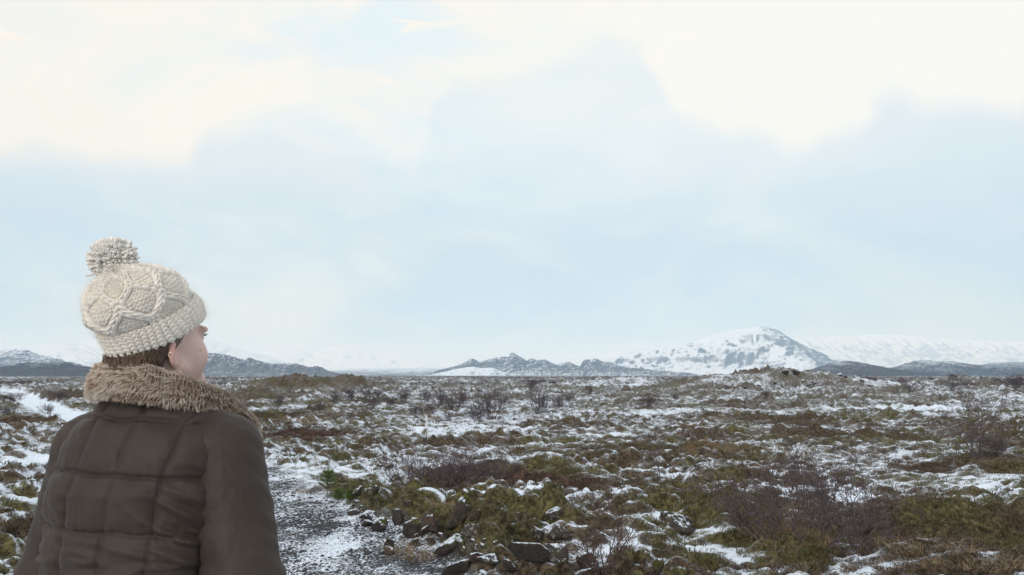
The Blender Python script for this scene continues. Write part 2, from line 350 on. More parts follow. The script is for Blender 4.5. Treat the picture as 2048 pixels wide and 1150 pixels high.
def mountain(name, prof, D, front, back, m, amp=.16, fscale=60, seed=0, nx=320, ny=110, snow0=.5, slopek=.6, label=None, craggy=0, gully=0, gxk=.45, rough=.6, scour=None):
    """prof: skyline as (px, py) seen at depth D; the body falls away in front and behind over real distances"""
    px = np.array([p[0] for p in prof], float); py = np.array([p[1] for p in prof], float)
    xs_p = (px - 1024) / FPX * D; zs_p = CAMZ + (HOR - py) / FPX * D
    x = np.linspace(xs_p[0], xs_p[-1], nx); y = np.concatenate([np.linspace(-front, 0, int(ny * .75))[:-1], np.linspace(0, back, ny - int(ny * .75))])
    X, Y = np.meshgrid(x, y)
    warp = .12 * front * fbm(X / (front * .5), Y / (front * .5), 3, seed + 5)
    top = np.interp(X + 0 * Y, xs_p, zs_p)
    t = np.where(Y < 0, -Y / front, Y / back)
    bell = np.clip(1 - t, 0, 1); bell = bell ** 1.25
    rid = 1 - np.abs(fbm(X / fscale, (Y + warp) / fscale, 6, seed, rough)) * 2.2
    und = fbm(X / (fscale * 3), Y / (fscale * 3), 4, seed + 3)
    inner = 4 * bell * (1 - bell)
    hmax = zs_p.max()
    Z = top * bell + hmax * amp * inner * ((rid - .6) + .9 * und)
    if gully: Z = Z + hmax * gully * inner * perlin(X / (fscale * .35) + .6 * und, Y / (front * 1.2), seed + 8)
    if craggy: Z = Z + hmax * craggy * (np.abs(perlin(X / (fscale * .16), Y / (fscale * .16), seed + 9)) - .2) * np.clip(bell * 2.0, 0, 1)
    Z = np.minimum(Z, np.maximum(top, 0) * (1.02 - .25 * t) + .4) - 3.0 * (1 - ss(0, .12, bell)) - .5
    gx = np.gradient(Z, x, axis=1); gy = np.gradient(Z, y + np.arange(len(y)) * 1e-6, axis=0)
    sn = snow0 - slopek * (np.hypot(gx, gy) - .45) + gxk * np.clip(gx, -1, .4) + .35 * np.clip(Z / hmax, 0, 1) - .25
    if scour: sn = sn - scour[2] * ss(scour[0], scour[1], X / D * FPX + 1024 + .10 * Y / front * 300) + .10 * (1 - ss(scour[0], scour[1], X / D * FPX + 1024))
    V = np.stack([X, Y + D, Z], -1).reshape(-1, 3)
    nr, nc = X.shape; i = np.arange(nr - 1)[:, None] * nc; j = np.arange(nc - 1)[None]
    F = np.stack([i + j, i + j + 1, i + nc + j + 1, i + nc + j], -1).reshape(-1, 4)
    me = mesh_np(name, V, F); vattr(me, 'snow', sn.ravel())
    return tag(obj(name, me, m), label, None, None, 'structure')
M_big = rock_snow_material('snowy_mountain_rock', (.030, .034, .045), (.075, .078, .088), .055, .46, low=.22, n1k=.42, n2k=1.15, soft=.32)
M_crag = rock_snow_material('lava_crag_rock', (.022, .024, .032), (.062, .062, .070), .045, .50)
M_hill = rock_snow_material('scrubby_hill', (.026, .024, .028), (.075, .066, .062), .05, .72, low=.04)
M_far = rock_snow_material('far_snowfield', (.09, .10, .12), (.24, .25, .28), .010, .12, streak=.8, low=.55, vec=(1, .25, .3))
mountain('mountain', [(1110,752),(1150,738),(1185,726),(1200,717),(1236,709),(1252,702),(1297,696),(1336,691),(1384,681),(1432,668),(1470,659),(1489,656),(1514,652),(1533,654),(1558,661),(1574,674),(1590,688),(1609,699),(1628,712),(1653,722),(1670,731),(1700,748)],
         4500, 900, 700, M_big, .24, 300, 3, 420, 160, .78, .75, 'snow streaked rounded mountain rising above the plain', craggy=.008, gully=.035, gxk=.55, rough=.5, scour=(1480, 1535, .34))
mountain('crag', [(840,760),(852,750),(878,741),(917,731),(935,722),(944,717),(959,724),(994,715),(1017,713),(1021,708),(1025,705),(1033,710),(1054,722),(1060,717),(1075,720),(1089,718),(1100,725),(1113,729),(1121,726),(1137,724),(1153,731),(1160,733),(1166,722),(1170,719),(1191,717),(1207,725),(1216,724),(1228,729),(1245,734),(1287,739),(1348,745),(1400,760)],
         2600, 330, 200, M_crag, .22, 60, 13, 420, 120, .60, .75, 'jagged snow dusted lava crags', craggy=.10)
mountain('snow_slope', [(850,758),(866,750),(890,743),(917,737),(945,733),(962,736),(985,735),(1005,743),(1035,751),(1050,759)], 2350, 240, 150, M_big, .30, 55, 17, 200, 80, .85, .8, 'smooth white slope below the crags')
mountain('plateau', [(1480,738),(1540,705),(1577,680),(1606,674),(1653,674),(1700,671),(1732,669),(1796,669),(1843,672),(1875,677),(1906,678),(1970,681),(2048,683),(2200,684),(2380,690),(2560,700)],
         8600, 1300, 1500, M_far, .10, 260, 23, 360, 120, 0.34, .7, 'long white snow covered plateau on the right', gully=.12)
mountain('low_hill', [(1590,752),(1628,736),(1653,727),(1688,721),(1716,724),(1748,731),(1780,738),(1830,748)], 1500, 220, 200, M_hill, .12, 60, 31, 200, 70, .42, .5, 'dark scrubby hill right of the mountain', craggy=.04)
mountain('low_hill', [(1730,752),(1776,735),(1811,729),(1824,721),(1843,719),(1875,723),(1894,722),(1932,728),(1970,730),(2048,736),(2150,750)], 2000, 300, 260, M_hill, .14, 70, 37, 260, 80, .50, .5, 'dark hill with snow dusted crown below the plateau', craggy=.05)
mountain('low_hill', [(1880,750),(1940,733),(1985,725),(2033,724),(2090,724),(2200,735),(2320,752)], 2500, 350, 300, M_hill, .12, 90, 41, 200, 70, .45, .5, 'low dark hill at the right edge', craggy=.04)
mountain('ridge', [(180,752),(260,728),(340,712),(413,706),(448,708),(477,716),(492,720),(503,716),(524,723),(547,728),(571,727),(594,727),(609,732),(621,735),(638,732),(653,741),(668,746),(700,755)],
         1400, 190, 150, M_crag, .20, 45, 43, 320, 100, .45, .6, 'dark lava ridge dusted with snow behind the person', craggy=.10)
mountain('hill', [(-260,725),(-140,706),(-60,700),(0,699),(31,697),(54,700),(83,711),(117,718),(134,724),(180,738),(240,755)], 2300, 380, 300, M_big, .16, 90, 47, 260, 90, .50, .7, 'snow streaked hill at the left edge', craggy=.05)
mountain('low_hill', [(-150,748),(-60,740),(0,736),(27,730),(58,724),(104,725),(138,724),(154,730),(220,737),(300,750)], 1250, 180, 150, M_hill, .14, 45, 53, 200, 70, .40, .5, 'low dark hill in front of the left snowy hill', craggy=.05)
mountain('far_mountain', [(-500,705),(-200,696),(0,692),(100,688),(200,672),(300,664),(410,679),(448,688),(492,701),(536,711),(583,726),(640,745)], 7000, 1500, 900, M_far, .10, 240, 59, 280, 90, .50, .4, 'pale snow slope fading into the cloud on the left', gully=.04)
mountain('far_mountain', [(380,730),(470,705),(515,695),(565,689),(612,688),(653,695),(709,686),(741,692),(800,703),(880,712),(980,716),(1080,712),(1180,706),(1260,700),(1340,706),(1420,730)], 10500, 1500, 900, M_far, .10, 300, 61, 300, 80, .60, .4, 'faint white mountain almost lost in cloud behind the plain')
# plain between the lava field and the crags: low dark birch scrub, seen as one mass
mountain('terrace', [(560,749),(653,741),(700,737),(760,736),(887,735),(960,738),(1050,745)], 3800, 700, 400, rock_snow_material('snowy_terrace', (.03,.03,.04), (.07,.07,.08), .01, .55), .08, 120, 67, 200, 60, .55, .3, 'flat bluish snow terrace far across the plain')

# ------------------------------------------------------------------ haze
def haze():
    x0, x1, y0, y1, z0, z1 = -12600, 12600, -12600, 12600, -12.0, 420.0
    V = [(x, y, z) for z in (z0, z1) for y in (y0, y1) for x in (x0, x1)]
    F = [(0, 2, 3, 1), (4, 5, 7, 6), (0, 1, 5, 4), (2, 6, 7, 3), (0, 4, 6, 2), (1, 3, 7, 5)]
    me = mesh_np('haze', V, np.array(F), False)
    m = bpy.data.materials.new('haze_air'); m.use_nodes = True; t = m.node_tree; t.nodes.clear()
    o = t.nodes.new('ShaderNodeOutputMaterial'); v = t.nodes.new('ShaderNodeVolumePrincipled')
    v.inputs['Color'].default_value = (.38, .67, 1.0, 1); v.inputs['Absorption Color'].default_value = (1, 1, 1, 1); v.inputs['Density'].default_value = 1.45e-4; v.inputs['Anisotropy'].default_value = -.1
    t.links.new(v.outputs[0], o.inputs['Volume'])
    tag(obj('haze', me, m), 'thin pale haze filling the air over the plain', 'haze', None, 'stuff')
haze()
# ================================================================== VEGETATION, ROCKS
def ground_hit(px, py):
    """where the ray through a photograph pixel meets the ground"""
    d = pxdir(px, py); t = np.concatenate([np.arange(5, 40, .03), np.arange(40, 400, .25)])
    x, y, z = d.x * t, d.y * t, CAMZ + d.z * t
    k = np.nonzero(z < H(x, y))[0]
    if not len(k) or t[k[0]] > 160: return ground_hit(px, py + 1.5)
    i = k[0]
    return Vector((x[i], y[i], float(H(np.array([x[i]]), np.array([y[i]]))[0])))
def tubes(segs, sides=3):
    """segs: array (n, 8) of p0, p1, r0, r1 -> open tapered tubes"""
    S = np.asarray(segs, float); p0, p1, r0, r1 = S[:, :3], S[:, 3:6], S[:, 6], S[:, 7]
    d = p1 - p0; d /= np.linalg.norm(d, axis=1)[:, None] + 1e-9
    a = np.where(np.abs(d[:, 2:3]) < .9, [[0, 0, 1.0]], [[1.0, 0, 0]]); u = np.cross(d, a); u /= np.linalg.norm(u, axis=1)[:, None]; v = np.cross(d, u)
    n = len(S); V = np.zeros((n, 2, sides, 3))
    for k in range(sides):
        c, s = math.cos(2 * math.pi * k / sides), math.sin(2 * math.pi * k / sides); o = u * c + v * s
        V[:, 0, k] = p0 + o * r0[:, None]; V[:, 1, k] = p1 + o * r1[:, None]
    b = np.arange(n)[:, None] * 2 * sides; k = np.arange(sides)[None]; k2 = (k + 1) % sides
    F = np.stack([b + k, b + k2, b + sides + k2, b + sides + k], -1).reshape(-1, 4)
    return V.reshape(-1, 3), F
def grow(rng, stems, height, spread, kids=(5, 4), lens=(.5, .5), r0=.012, droop=.0, nseg=7, up=.25, base_r=.05, crook=.22, rmin=.0016):
    levels = [[], [], []]
    def branch(p, d, L, r, lev):
        n = max(3, nseg - 2 * lev); q = p.copy(); dd = d.copy(); nodes = []
        for i in range(n):
            dd = dd + rng.normal(0, crook, 3) + np.array([0, 0, up * (.5 if lev else 1)]) ; dd /= np.linalg.norm(dd)
            q2 = q + dd * L / n; ra = max(r * (1 - .8 * i / n), rmin); rb = max(r * (1 - .8 * (i + 1) / n), rmin)
            levels[lev].append((*q, *q2, ra, rb)); nodes.append((q2, dd.copy(), rb)); q = q2
        if lev < 2:
            for _ in range(kids[lev] + rng.randint(0, 2)):
                i = rng.randint(1 if lev == 0 else 0, n); q, dd, rb = nodes[i]
                s = rng.normal(0, 1, 3); s -= dd * (s @ dd); s /= np.linalg.norm(s) + 1e-9
                nd = dd * .75 + s * rng.uniform(.5, .9); nd /= np.linalg.norm(nd)
                branch(q, nd, L * lens[lev] * rng.uniform(.6, 1.2), rb * .7, lev + 1)
    for s in range(stems):
        a = rng.uniform(0, 2 * math.pi); t = rng.uniform(0, 1) ** .7
        d = np.array([math.cos(a) * spread * t, math.sin(a) * spread * t, 1.0]); d /= np.linalg.norm(d)
        branch(np.array([math.cos(a), math.sin(a), 0]) * base_r * t - np.array([0, 0, .04]), d, height * rng.uniform(.65, 1.1), r0 * rng.uniform(.6, 1.1), 0)
    return levels
def bark_material(name, c1, c2):
    m, nt, b = mat(name); P = nt.pos(); n = nt.noise(P, 30, 3)
    nt.l.new(nt.mix(nt.smooth(n, .35, .65), c4(c1), c4(c2)), b.inputs['Base Color']); b.inputs['Roughness'].default_value = .8; b.inputs['Specular IOR Level'].default_value = .2
    return m
M_twig = bark_material('dark_birch_twig', (.062, .047, .052), (.14, .108, .113))
M_red = bark_material('reddish_birch_bark', (.060, .036, .034), (.13, .085, .078))
def bush_meshes(seed, **kw):
    rng = np.random.RandomState(seed); L = grow(rng, **kw)
    n = kw.get('nseg', 7); st = [L[0][k:k + n] for k in range(0, len(L[0]), n)]
    a = [mesh_np('stem', *tubes(s, 4)) for s in st] if len(st) <= 12 else [mesh_np('stem_thicket', *tubes(L[0], 4))]; b = mesh_np('twig_crown', *tubes(L[1] + L[2], 3)); return a, b
def bush(name, px, py, meshes, label, cat='bush', group=None, scale=1.0, rot=0.0, m=None, stretch=(1, 1, 1), sink=.0):
    q = ground_hit(px, py); scale *= ((py - 736) / max(py - 750, 12)); t = empty(name, (q.x, q.y, q.z - sink)); t.rotation_euler = (0, 0, rot); t.scale = (scale * stretch[0], scale * stretch[1], scale * stretch[2])
    for me in meshes[0]:
        s = obj(me.name.split('.')[0], me, m or M_twig, t)
        if len(meshes[0]) == 1: s['kind'] = 'stuff'
    c = obj('twig_crown', meshes[1], m or M_twig, t); c['kind'] = 'stuff'
    return tag(t, label, cat, group)
B_fore = bush_meshes(3, stems=9, height=.60, spread=.9, kids=(5, 4), lens=(.55, .5), r0=.013, up=.10, base_r=.05, rmin=.0022)
B_big = bush_meshes(5, stems=48, height=.86, spread=1.7, kids=(7, 4), lens=(.42, .45), r0=.009, up=.09, crook=.30, base_r=.62, rmin=.0026)
B_tall = bush_meshes(7, stems=11, height=1.35, spread=.75, kids=(7, 4), lens=(.35, .5), r0=.014, up=.14, base_r=.12, rmin=.003)
B_low = bush_meshes(9, stems=130, height=.42, spread=1.0, kids=(4, 2), lens=(.5, .5), r0=.008, up=.2, base_r=1.0, rmin=.0028)
B_sap = bush_meshes(11, stems=2, height=.8, spread=.25, kids=(8, 3), lens=(.32, .5), r0=.009, up=.2, base_r=.02, rmin=.0025)
B_mid = [bush_meshes(20 + i, stems=26, height=1.0, spread=.8 + .1 * i, kids=(6, 4), lens=(.42, .5), r0=.012, up=.16, base_r=.25, rmin=.0045) for i in range(3)]
bush('birch_shrub', 1208, 1150, B_fore, 'small bare reddish birch shrub at the bottom edge beside the boulders', 'shrub', None, 1.12, .5, M_red)
bush('birch_bush', 1610, 1072, B_big, 'largest bare purple-brown bush, low and spreading, in the right foreground', 'bush', None, 1.0, .0, None, (1.12, .8, .95))
bush('birch_bush', 1590, 985, B_tall, 'thin bare bush poking up behind the largest bush', 'bush', None, .62, 1.0)
bush('birch_bush', 1958, 918, B_tall, 'tall bare bush with several upright stems near the right edge', 'bush', None, 1.03, 2.2)
bush('birch_bush', 1988, 916, B_mid[1], 'low leaning bare bush right of the tall upright one', 'bush', None, .55, .7, None, (1.3, .8, .8))
bush('birch_bush', 905, 962, B_low, 'wide low reddish-brown thicket in the middle of the heath', 'bush', None, .98, 0, None, (1.15, .8, 1))
bush('birch_sapling', 1316, 968, B_sap, 'single thin bare sapling left of the largest bush', 'sapling', None, .95, 0)
bush('birch_bush', 985, 836, B_mid[0], 'densest dark bare bush in the middle distance', 'bush', None, 1.02, 0)
bush('birch_bush', 955, 842, B_mid[2], 'low bare bush leaning on the left of the densest mid-distance bush', 'bush', None, .66, 1)
bush('birch_bush', 1074, 827, B_mid[1], 'rounded bare bush right of the densest mid-distance bush', 'bush', None, .92, 1)
bush('birch_bush', 1116, 816, B_mid[2], 'small bare bush beside the rounded mid-distance bush', 'bush', None, .66, 2)
bush('birch_bush', 1293, 815, B_mid[0], 'lone small bare bush in the mid-distance below the big mountain', 'bush', None, .72, 3, None, (1.25, 1, .7))
bush('birch_bush', 908, 822, B_mid[1], 'bare bush at the end of the row left of the densest bush', 'bush', None, .85, 4, None, (1.3, 1, .85))
MIDB = [(835, 836, .5), (880, 812, .62), (850, 806, .62), (812, 806, .7), (730, 803, .75), (745, 815, .5), (700, 800, .6), (925, 808, .6), (862, 828, .45), (780, 812, .5), (1140, 806, .5), (1010, 812, .4), (668, 806, .5), (560, 812, .5), (640, 822, .4), (1065, 786, .8), (1180, 790, .5), (1350, 800, .35), (760, 800, .5), (1530, 800, .4), (895, 840, .35)]
for i, (px, py, s) in enumerate(MIDB):
    bush('birch_bush', px, py, B_mid[i % 3], 'small bare shrub among the scattered scrub of the middle distance', 'bush', 'scattered mid-distance scrub', s, i * 1.7)
for i, (px, py, s, st, lb) in enumerate([(30, 805, .55, 1.6, 'low brown bush on the near bank of the snowy path'), (95, 828, .5, 1.5, 'rust-brown bush below the bend of the snowy path'), (118, 800, .6, 1.5, 'dark bush on the far bank of the snowy path'), (20, 830, .4, 1.5, 'small dark bush at the left edge below the path'),
                                        (2033, 776, 1.0, 1.6, 'dark bush cut by the right edge near the horizon'), (1905, 782, .7, 1.6, 'dark bush in the hollow right of the stony mound'), (1820, 782, .5, 1.4, 'small bush between the stony mound and the right edge')]):
    bush('birch_bush', px, py, B_mid[i % 3], lb, 'bush', None, s, i * 2.1, None, (st, 1, .8))

# ---- scattered ground cover (uncountable): geometry-node instances, one object per kind
def leaf_template(rng, n, hgt, rad, leaves, lw, blade=False):
    V, F = [], []
    for _ in range(n):
        a = rng.uniform(0, 6.28); rr = rad * math.sqrt(rng.uniform(0, 1)); b = np.array([math.cos(a) * rr, math.sin(a) * rr, -.01])
        lean = rng.normal(0, .35, 2); hh = hgt * rng.uniform(.5, 1.1); top = b + np.array([lean[0] * hh, lean[1] * hh, hh])
        side = rng.normal(0, 1, 3); side[2] = 0; side /= np.linalg.norm(side) + 1e-9
        w_ = lw if blade else lw * .35
        i = len(V); mid = (b + top) / 2 + np.array([0, 0, hh * .08]); V += [b - side * w_, b + side * w_, mid + side * w_ * .8, mid - side * w_ * .8, top]
        F += [(i, i + 1, i + 2), (i, i + 2, i + 3), (i + 3, i + 2, i + 4)]
        for k in range(leaves):
            t = rng.uniform(.25, 1.05); c = b + (top - b) * t; d = rng.normal(0, 1, 3); d[2] = abs(d[2]) * .7 + .2; d /= np.linalg.norm(d); s = np.cross(d, rng.normal(0, 1, 3)); s /= np.linalg.norm(s) + 1e-9
            l = lw * rng.uniform(1.2, 2.2); i = len(V); V += [c - s * lw * .4, c + s * lw * .4, c + d * l]; F.append((i, i + 1, i + 2))
    return np.array(V), np.array(F)
def scatter(name, label, cat, temps, P, rot, scl, var, m, attrs):
    """one object: loose points plus template leaves; geometry nodes put a template on every point"""
    np_ = len(P); V = [P]; F = []; flag = [np.full(np_, -1)]; base = np_
    for k, (tv, tf) in enumerate(temps):
        V.append(tv); F.append(np.asarray(tf) + base); flag.append(np.full(len(tv), k)); base += len(tv)
    V = np.concatenate(V); me = mesh_np(name, V, F, False); flag = np.concatenate(flag); nt_ = len(V) - np_
    vattr(me, 'tid', flag); pad = lambda a: np.concatenate([np.asarray(a, float), np.zeros(nt_)])
    for k, a in (('rz', rot), ('sc', scl), ('va', var)) : vattr(me, k, pad(a))
    for k, a in attrs.items(): vattr(me, k, pad(a))
    me.materials.append(m); o = obj(name, me); tag(o, label, cat, None, 'stuff')
    gt = bpy.data.node_groups.new(name + '_scatter', 'GeometryNodeTree')
    gt.interface.new_socket('Geometry', in_out='INPUT', socket_type='NodeSocketGeometry'); gt.interface.new_socket('Geometry', in_out='OUTPUT', socket_type='NodeSocketGeometry')
    n = gt.nodes; L = gt.links
    gi = n.new('NodeGroupInput'); go = n.new('NodeGroupOutput')
    def na(nm):
        x = n.new('GeometryNodeInputNamedAttribute'); x.data_type = 'FLOAT'; x.inputs['Name'].default_value = nm; return x.outputs[0]
    def cmp(v):
        c = n.new('FunctionNodeCompare'); c.data_type = 'FLOAT'; c.operation = 'EQUAL'; L.new(na('tid'), c.inputs[0]); c.inputs[1].default_value = v; c.inputs['Epsilon'].default_value = .1; return c.outputs[0]
    def sep(v):
        s = n.new('GeometryNodeSeparateGeometry'); s.domain = 'POINT'; L.new(gi.outputs[0], s.inputs[0]); L.new(cmp(v), s.inputs[1]); return s.outputs[0]
    jn = n.new('GeometryNodeJoinGeometry')
    for k in reversed(range(len(temps))):
        g2 = n.new('GeometryNodeGeometryToInstance'); L.new(sep(k), g2.inputs[0]); L.new(g2.outputs[0], jn.inputs[0])
    mp = n.new('GeometryNodeMeshToPoints'); L.new(sep(-1), mp.inputs[0])
    ip = n.new('GeometryNodeInstanceOnPoints'); L.new(mp.outputs[0], ip.inputs['Points']); L.new(jn.outputs[0], ip.inputs['Instance'])
    ip.inputs['Pick Instance'].default_value = True; L.new(na('va'), ip.inputs['Instance Index'])
    cx = n.new('ShaderNodeCombineXYZ'); L.new(na('rz'), cx.inputs[2]); L.new(cx.outputs[0], ip.inputs['Rotation']); L.new(na('sc'), ip.inputs['Scale'])
    L.new(ip.outputs[0], go.inputs[0])
    md = o.modifiers.new('scatter', 'NODES'); md.node_group = gt
    return o
def tuft_material(name, straw=False, red=False):
    m, nt, b = mat(name); P = nt.pos()
    def ia(k):
        a = nt.attr(k); a.attribute_type = 'INSTANCER'; return a.outputs['Fac']
    if straw:
        n = nt.noise(P, 25, 3); c = nt.mix(nt.smooth(n, .35, .65), c4((.10, .068, .035)), c4((.30, .225, .13)))
    else:
        c, _, _ = veg_colour(nt, P, ia('tg'), ia('tr')); c = nt.mix(nt.math('MULTIPLY', nt.smooth(nt.noise(P, 26, 5, .7), .58, .68), .35), c, c4(SNOW))
    nt.l.new(c, b.inputs['Base Color']); b.inputs['Roughness'].default_value = .8; b.inputs['Specular IOR Level'].default_value = .12
    return m
rng = np.random.RandomState(101)
def field(n, r0, r1, half=40, seed=1):
    g_ = np.random.RandomState(seed); th = g_.uniform(-R(half), R(half), n); r = np.exp(g_.uniform(math.log(r0), math.log(r1), n))
    return np.sin(th) * r, np.cos(th) * r, g_
x, y, g_ = field(170000, 6.0, 60, 40, 5)
h, k, sn, gr, rd, gs = gmask(x, y)
patchy = fbm(x / .5, y / .5, 3, 91)
p_ = (1 - ss(.22, .52, sn + .30 * patchy)) * (k < .15)
keep = g_.uniform(0, 1, len(x)) < p_ * .6
strw = keep & (gs + .35 * patchy > .72) & (g_.uniform(0, 1, len(x)) < .5)
heath = keep & ~strw
def pick(ix): return np.stack([x[ix], y[ix], h[ix]], 1)
tr = np.random.RandomState(4)
T_heath = [leaf_template(tr, 13, .05, .075, 8, .0085) for _ in range(4)] 
T_grass = [leaf_template(tr, 16, .17, .045, 0, .0035, True) for _ in range(4)]
nh = heath.sum(); rr_ = np.hypot(x[heath], y[heath])
scatter('heath', 'low heather, moss and crowberry covering the hummocks', 'heath', T_heath, pick(heath), g_.uniform(0, 6.28, nh), g_.uniform(.55, 1.15, nh) * (.8 + rr_ / 30), g_.randint(0, 4, nh), tuft_material('heath_leaves'), {'tg': gr[heath], 'tr': rd[heath]})
ns = strw.sum(); rr_ = np.hypot(x[strw], y[strw])
scatter('dry_grass', 'short straw-coloured grass scattered through the heath', 'grass', T_grass, pick(strw), g_.uniform(0, 6.28, ns), g_.uniform(.5, 1.1, ns) * (.8 + rr_ / 40), g_.randint(0, 4, ns), tuft_material('straw', True), {})
# pebbles on the path
def pebble_t(r):
    bv = np.array([(1,0,0),(-1,0,0),(0,1,0),(0,-1,0),(0,0,1),(0,0,-1),(.6,.6,.6),(-.6,.6,.5),(.6,-.6,.5),(-.6,-.6,.6)]) ; import bmesh
    bm = bmesh.new()
    for v in bv * r.uniform(.7, 1.2, (len(bv), 1)) * np.array([1, .8, .55]): bm.verts.new(v)
    bmesh.ops.convex_hull(bm, input=bm.verts); bm.verts.ensure_lookup_table(); bm.verts.index_update()
    V = np.array([v.co[:] for v in bm.verts]); F = [[v.index for v in f.verts] for f in bm.faces]; bm.free()
    return V, np.array([f[:3] for f in F])
g_ = np.random.RandomState(8); n = 60000
i = g_.randint(0, len(PATH) - 1, n); i = i[(PATH[i, 1] > 5.5) & (PATH[i, 1] < 24)]; n = len(i)
d = PATH[i + 1] - PATH[i]; pp = PATH[i] + d * g_.uniform(0, 1, (n, 1)); nn = np.stack([d[:, 1], -d[:, 0]], 1); nn /= np.linalg.norm(nn, axis=1)[:, None]
pp = pp + nn * g_.uniform(-1.0, 1.05, (n, 1)) * (PW + .1)
x, y = pp[:, 0], pp[:, 1]; keep = fbm(x / .8, y / 1.4, 3, 95) + .35 * fbm(x / .2, y / .2, 2, 96) > -.02 + .35 * g_.normal(0, .5, n)
x, y = x[keep], y[keep]; n = len(x); z = H(x, y)
mp_, nt, b = mat('dark_lava_gravel'); Pn = nt.pos(); nn_ = nt.noise(Pn, 40, 3)
nt.l.new(nt.mix(nt.smooth(nn_, .3, .7), c4((.012, .012, .015)), c4((.062, .060, .066))), b.inputs['Base Color']); b.inputs['Roughness'].default_value = .85
scatter('gravel', 'dark lava gravel lying loose on the snowy path', 'gravel', [pebble_t(np.random.RandomState(s)) for s in range(4)], np.stack([x, y, z], 1), g_.uniform(0, 6.28, n), np.exp(g_.normal(math.log(.013), .45, n)), g_.randint(0, 4, n), mp_, {})
# far birch scrub on the plain
x, y, g_ = field(9000, 130, 900, 40, 15)
keep = fbm(x / 60, y / 25, 3, 97) > .02; x, y = x[keep], y[keep]; n = len(x); z = H(x, y)
T_sc = []
for s in range(3):
    r_ = np.random.RandomState(60 + s); V, F = [], []
    for q in range(70):
        a = r_.uniform(0, 6.28); e = r_.uniform(.3, 1.4); c = np.array([r_.normal(0, .5), r_.normal(0, .5), 0]); t_ = c + np.array([math.cos(a) * math.cos(e), math.sin(a) * math.cos(e), math.sin(e)]) * r_.uniform(.6, 1.3)
        sd_ = r_.normal(0, 1, 3) * .035; j = len(V); V += [c - sd_, c + sd_, t_]; F.append((j, j + 1, j + 2))
    T_sc.append((np.array(V), np.array(F)))
scatter('far_scrub', 'dark belt of leafless birch scrub far across the plain', 'scrub', T_sc, np.stack([x, y, z - .1], 1), g_.uniform(0, 6.28, n), g_.uniform(.35, .9, n), g_.randint(0, 3, n), M_twig, {})

# ---- rocks
def rock_material(name, c1, c2, lichen, snow, moss=0.0):
    m, nt, b = mat(name); P = nt.pos(); geo = nt.new('ShaderNodeNewGeometry'); sx = nt.new('ShaderNodeSeparateXYZ'); nt.l.new(geo.outputs['Normal'], sx.inputs[0])
    n1 = nt.noise(P, 7, 6, .65); n2 = nt.noise(P, 45, 5, .7); n3 = nt.noise(P, 18, 4, .6)
    c = nt.mix(nt.smooth(n1, .3, .7), c4(c1), c4(c2)); c = nt.mix(nt.smooth(n2, .55, .75), c, c4(tuple(v * .35 for v in c1)))
    c = nt.mix(nt.math('MULTIPLY', nt.smooth(n3, .72 - .18 * lichen, .80 - .18 * lichen), .8 if lichen else 0.0), c, c4((.33, .31, .27)))
    if moss:
        mm = nt.smooth(nt.math('ADD', sx.outputs[2], nt.math('MULTIPLY_ADD', n1, 1.6, -.8)), 1.0 - .75 * moss, 1.25 - .75 * moss)
        c = nt.mix(mm, c, nt.mix(nt.smooth(n2, .35, .65), c4((.03, .033, .010)), c4((.10, .10, .03))))
    sm = nt.smooth(nt.math('ADD', sx.outputs[2], nt.math('MULTIPLY_ADD', n3, 1.3, -.65)), 1.02 - .45 * snow, 1.14 - .45 * snow)
    nt.l.new(nt.mix(sm, c, c4(SNOW)), b.inputs['Base Color']); b.inputs['Roughness'].default_value = .9; b.inputs['Specular IOR Level'].default_value = .2
    hh = nt.math('ADD', n1, nt.math('MULTIPLY', n2, .5)); nt.l.new(nt.bump(hh, 1.0, .05), b.inputs['Normal']); return m
import bmesh
def ico(sub):
    bm = bmesh.new(); bmesh.ops.create_icosphere(bm, subdivisions=sub, radius=1); V = np.array([v.co[:] for v in bm.verts]); F = np.array([[v.index for v in f.verts] for f in bm.faces]); bm.free(); return V, F
ICO4, ICO3 = ico(4), ico(3)
def rock_mesh(seed, w_, d_, h_, sub=4, planes=13):
    r_ = np.random.RandomState(seed); D, F = ICO4 if sub == 4 else ICO3
    rad = np.full(len(D), 1.7)
    for _ in range(planes):
        n = r_.normal(0, 1, 3); n /= np.linalg.norm(n); k = D @ n; hgt = r_.uniform(.38, .92)
        rad = np.minimum(rad, np.where(k > .05, hgt / np.maximum(k, .05), 9))
    V = D * rad[:, None]; V = V / np.abs(V).max(0)
    nz = .05 * fbm(V[:, 0] * 2.1 + V[:, 2] * 1.3 + seed, V[:, 1] * 2.1 - V[:, 2], 4, seed % 50) + .03 * fbm(V[:, 0] * 8 + V[:, 2] * 5, V[:, 1] * 8 - V[:, 2] * 6, 3, seed % 40)
    V = V * (1 + nz)[:, None] * np.array([w_ / 2, d_ / 2, h_ / 2])
    return mesh_np('rock', V, F)
MR = {'b': rock_material('brown_lava_rock', (0.027, 0.022, 0.020), (0.071, 0.058, 0.050), 0, .4, .55), 's': rock_material('snow_topped_lava_rock', (0.024, 0.022, 0.021), (0.065, 0.054, 0.049), 0, .75),
      'l': rock_material('lichen_spotted_rock', (0.031, 0.026, 0.023), (0.082, 0.068, 0.060), 1, .45, .2), 'm': rock_material('mossy_lava_rock', (0.027, 0.023, 0.020), (0.068, 0.058, 0.048), 0, .25, 1.0), 'r': rock_material('reddish_lava_rock', (0.041, 0.027, 0.022), (0.088, 0.063, 0.052), 0, .3)}
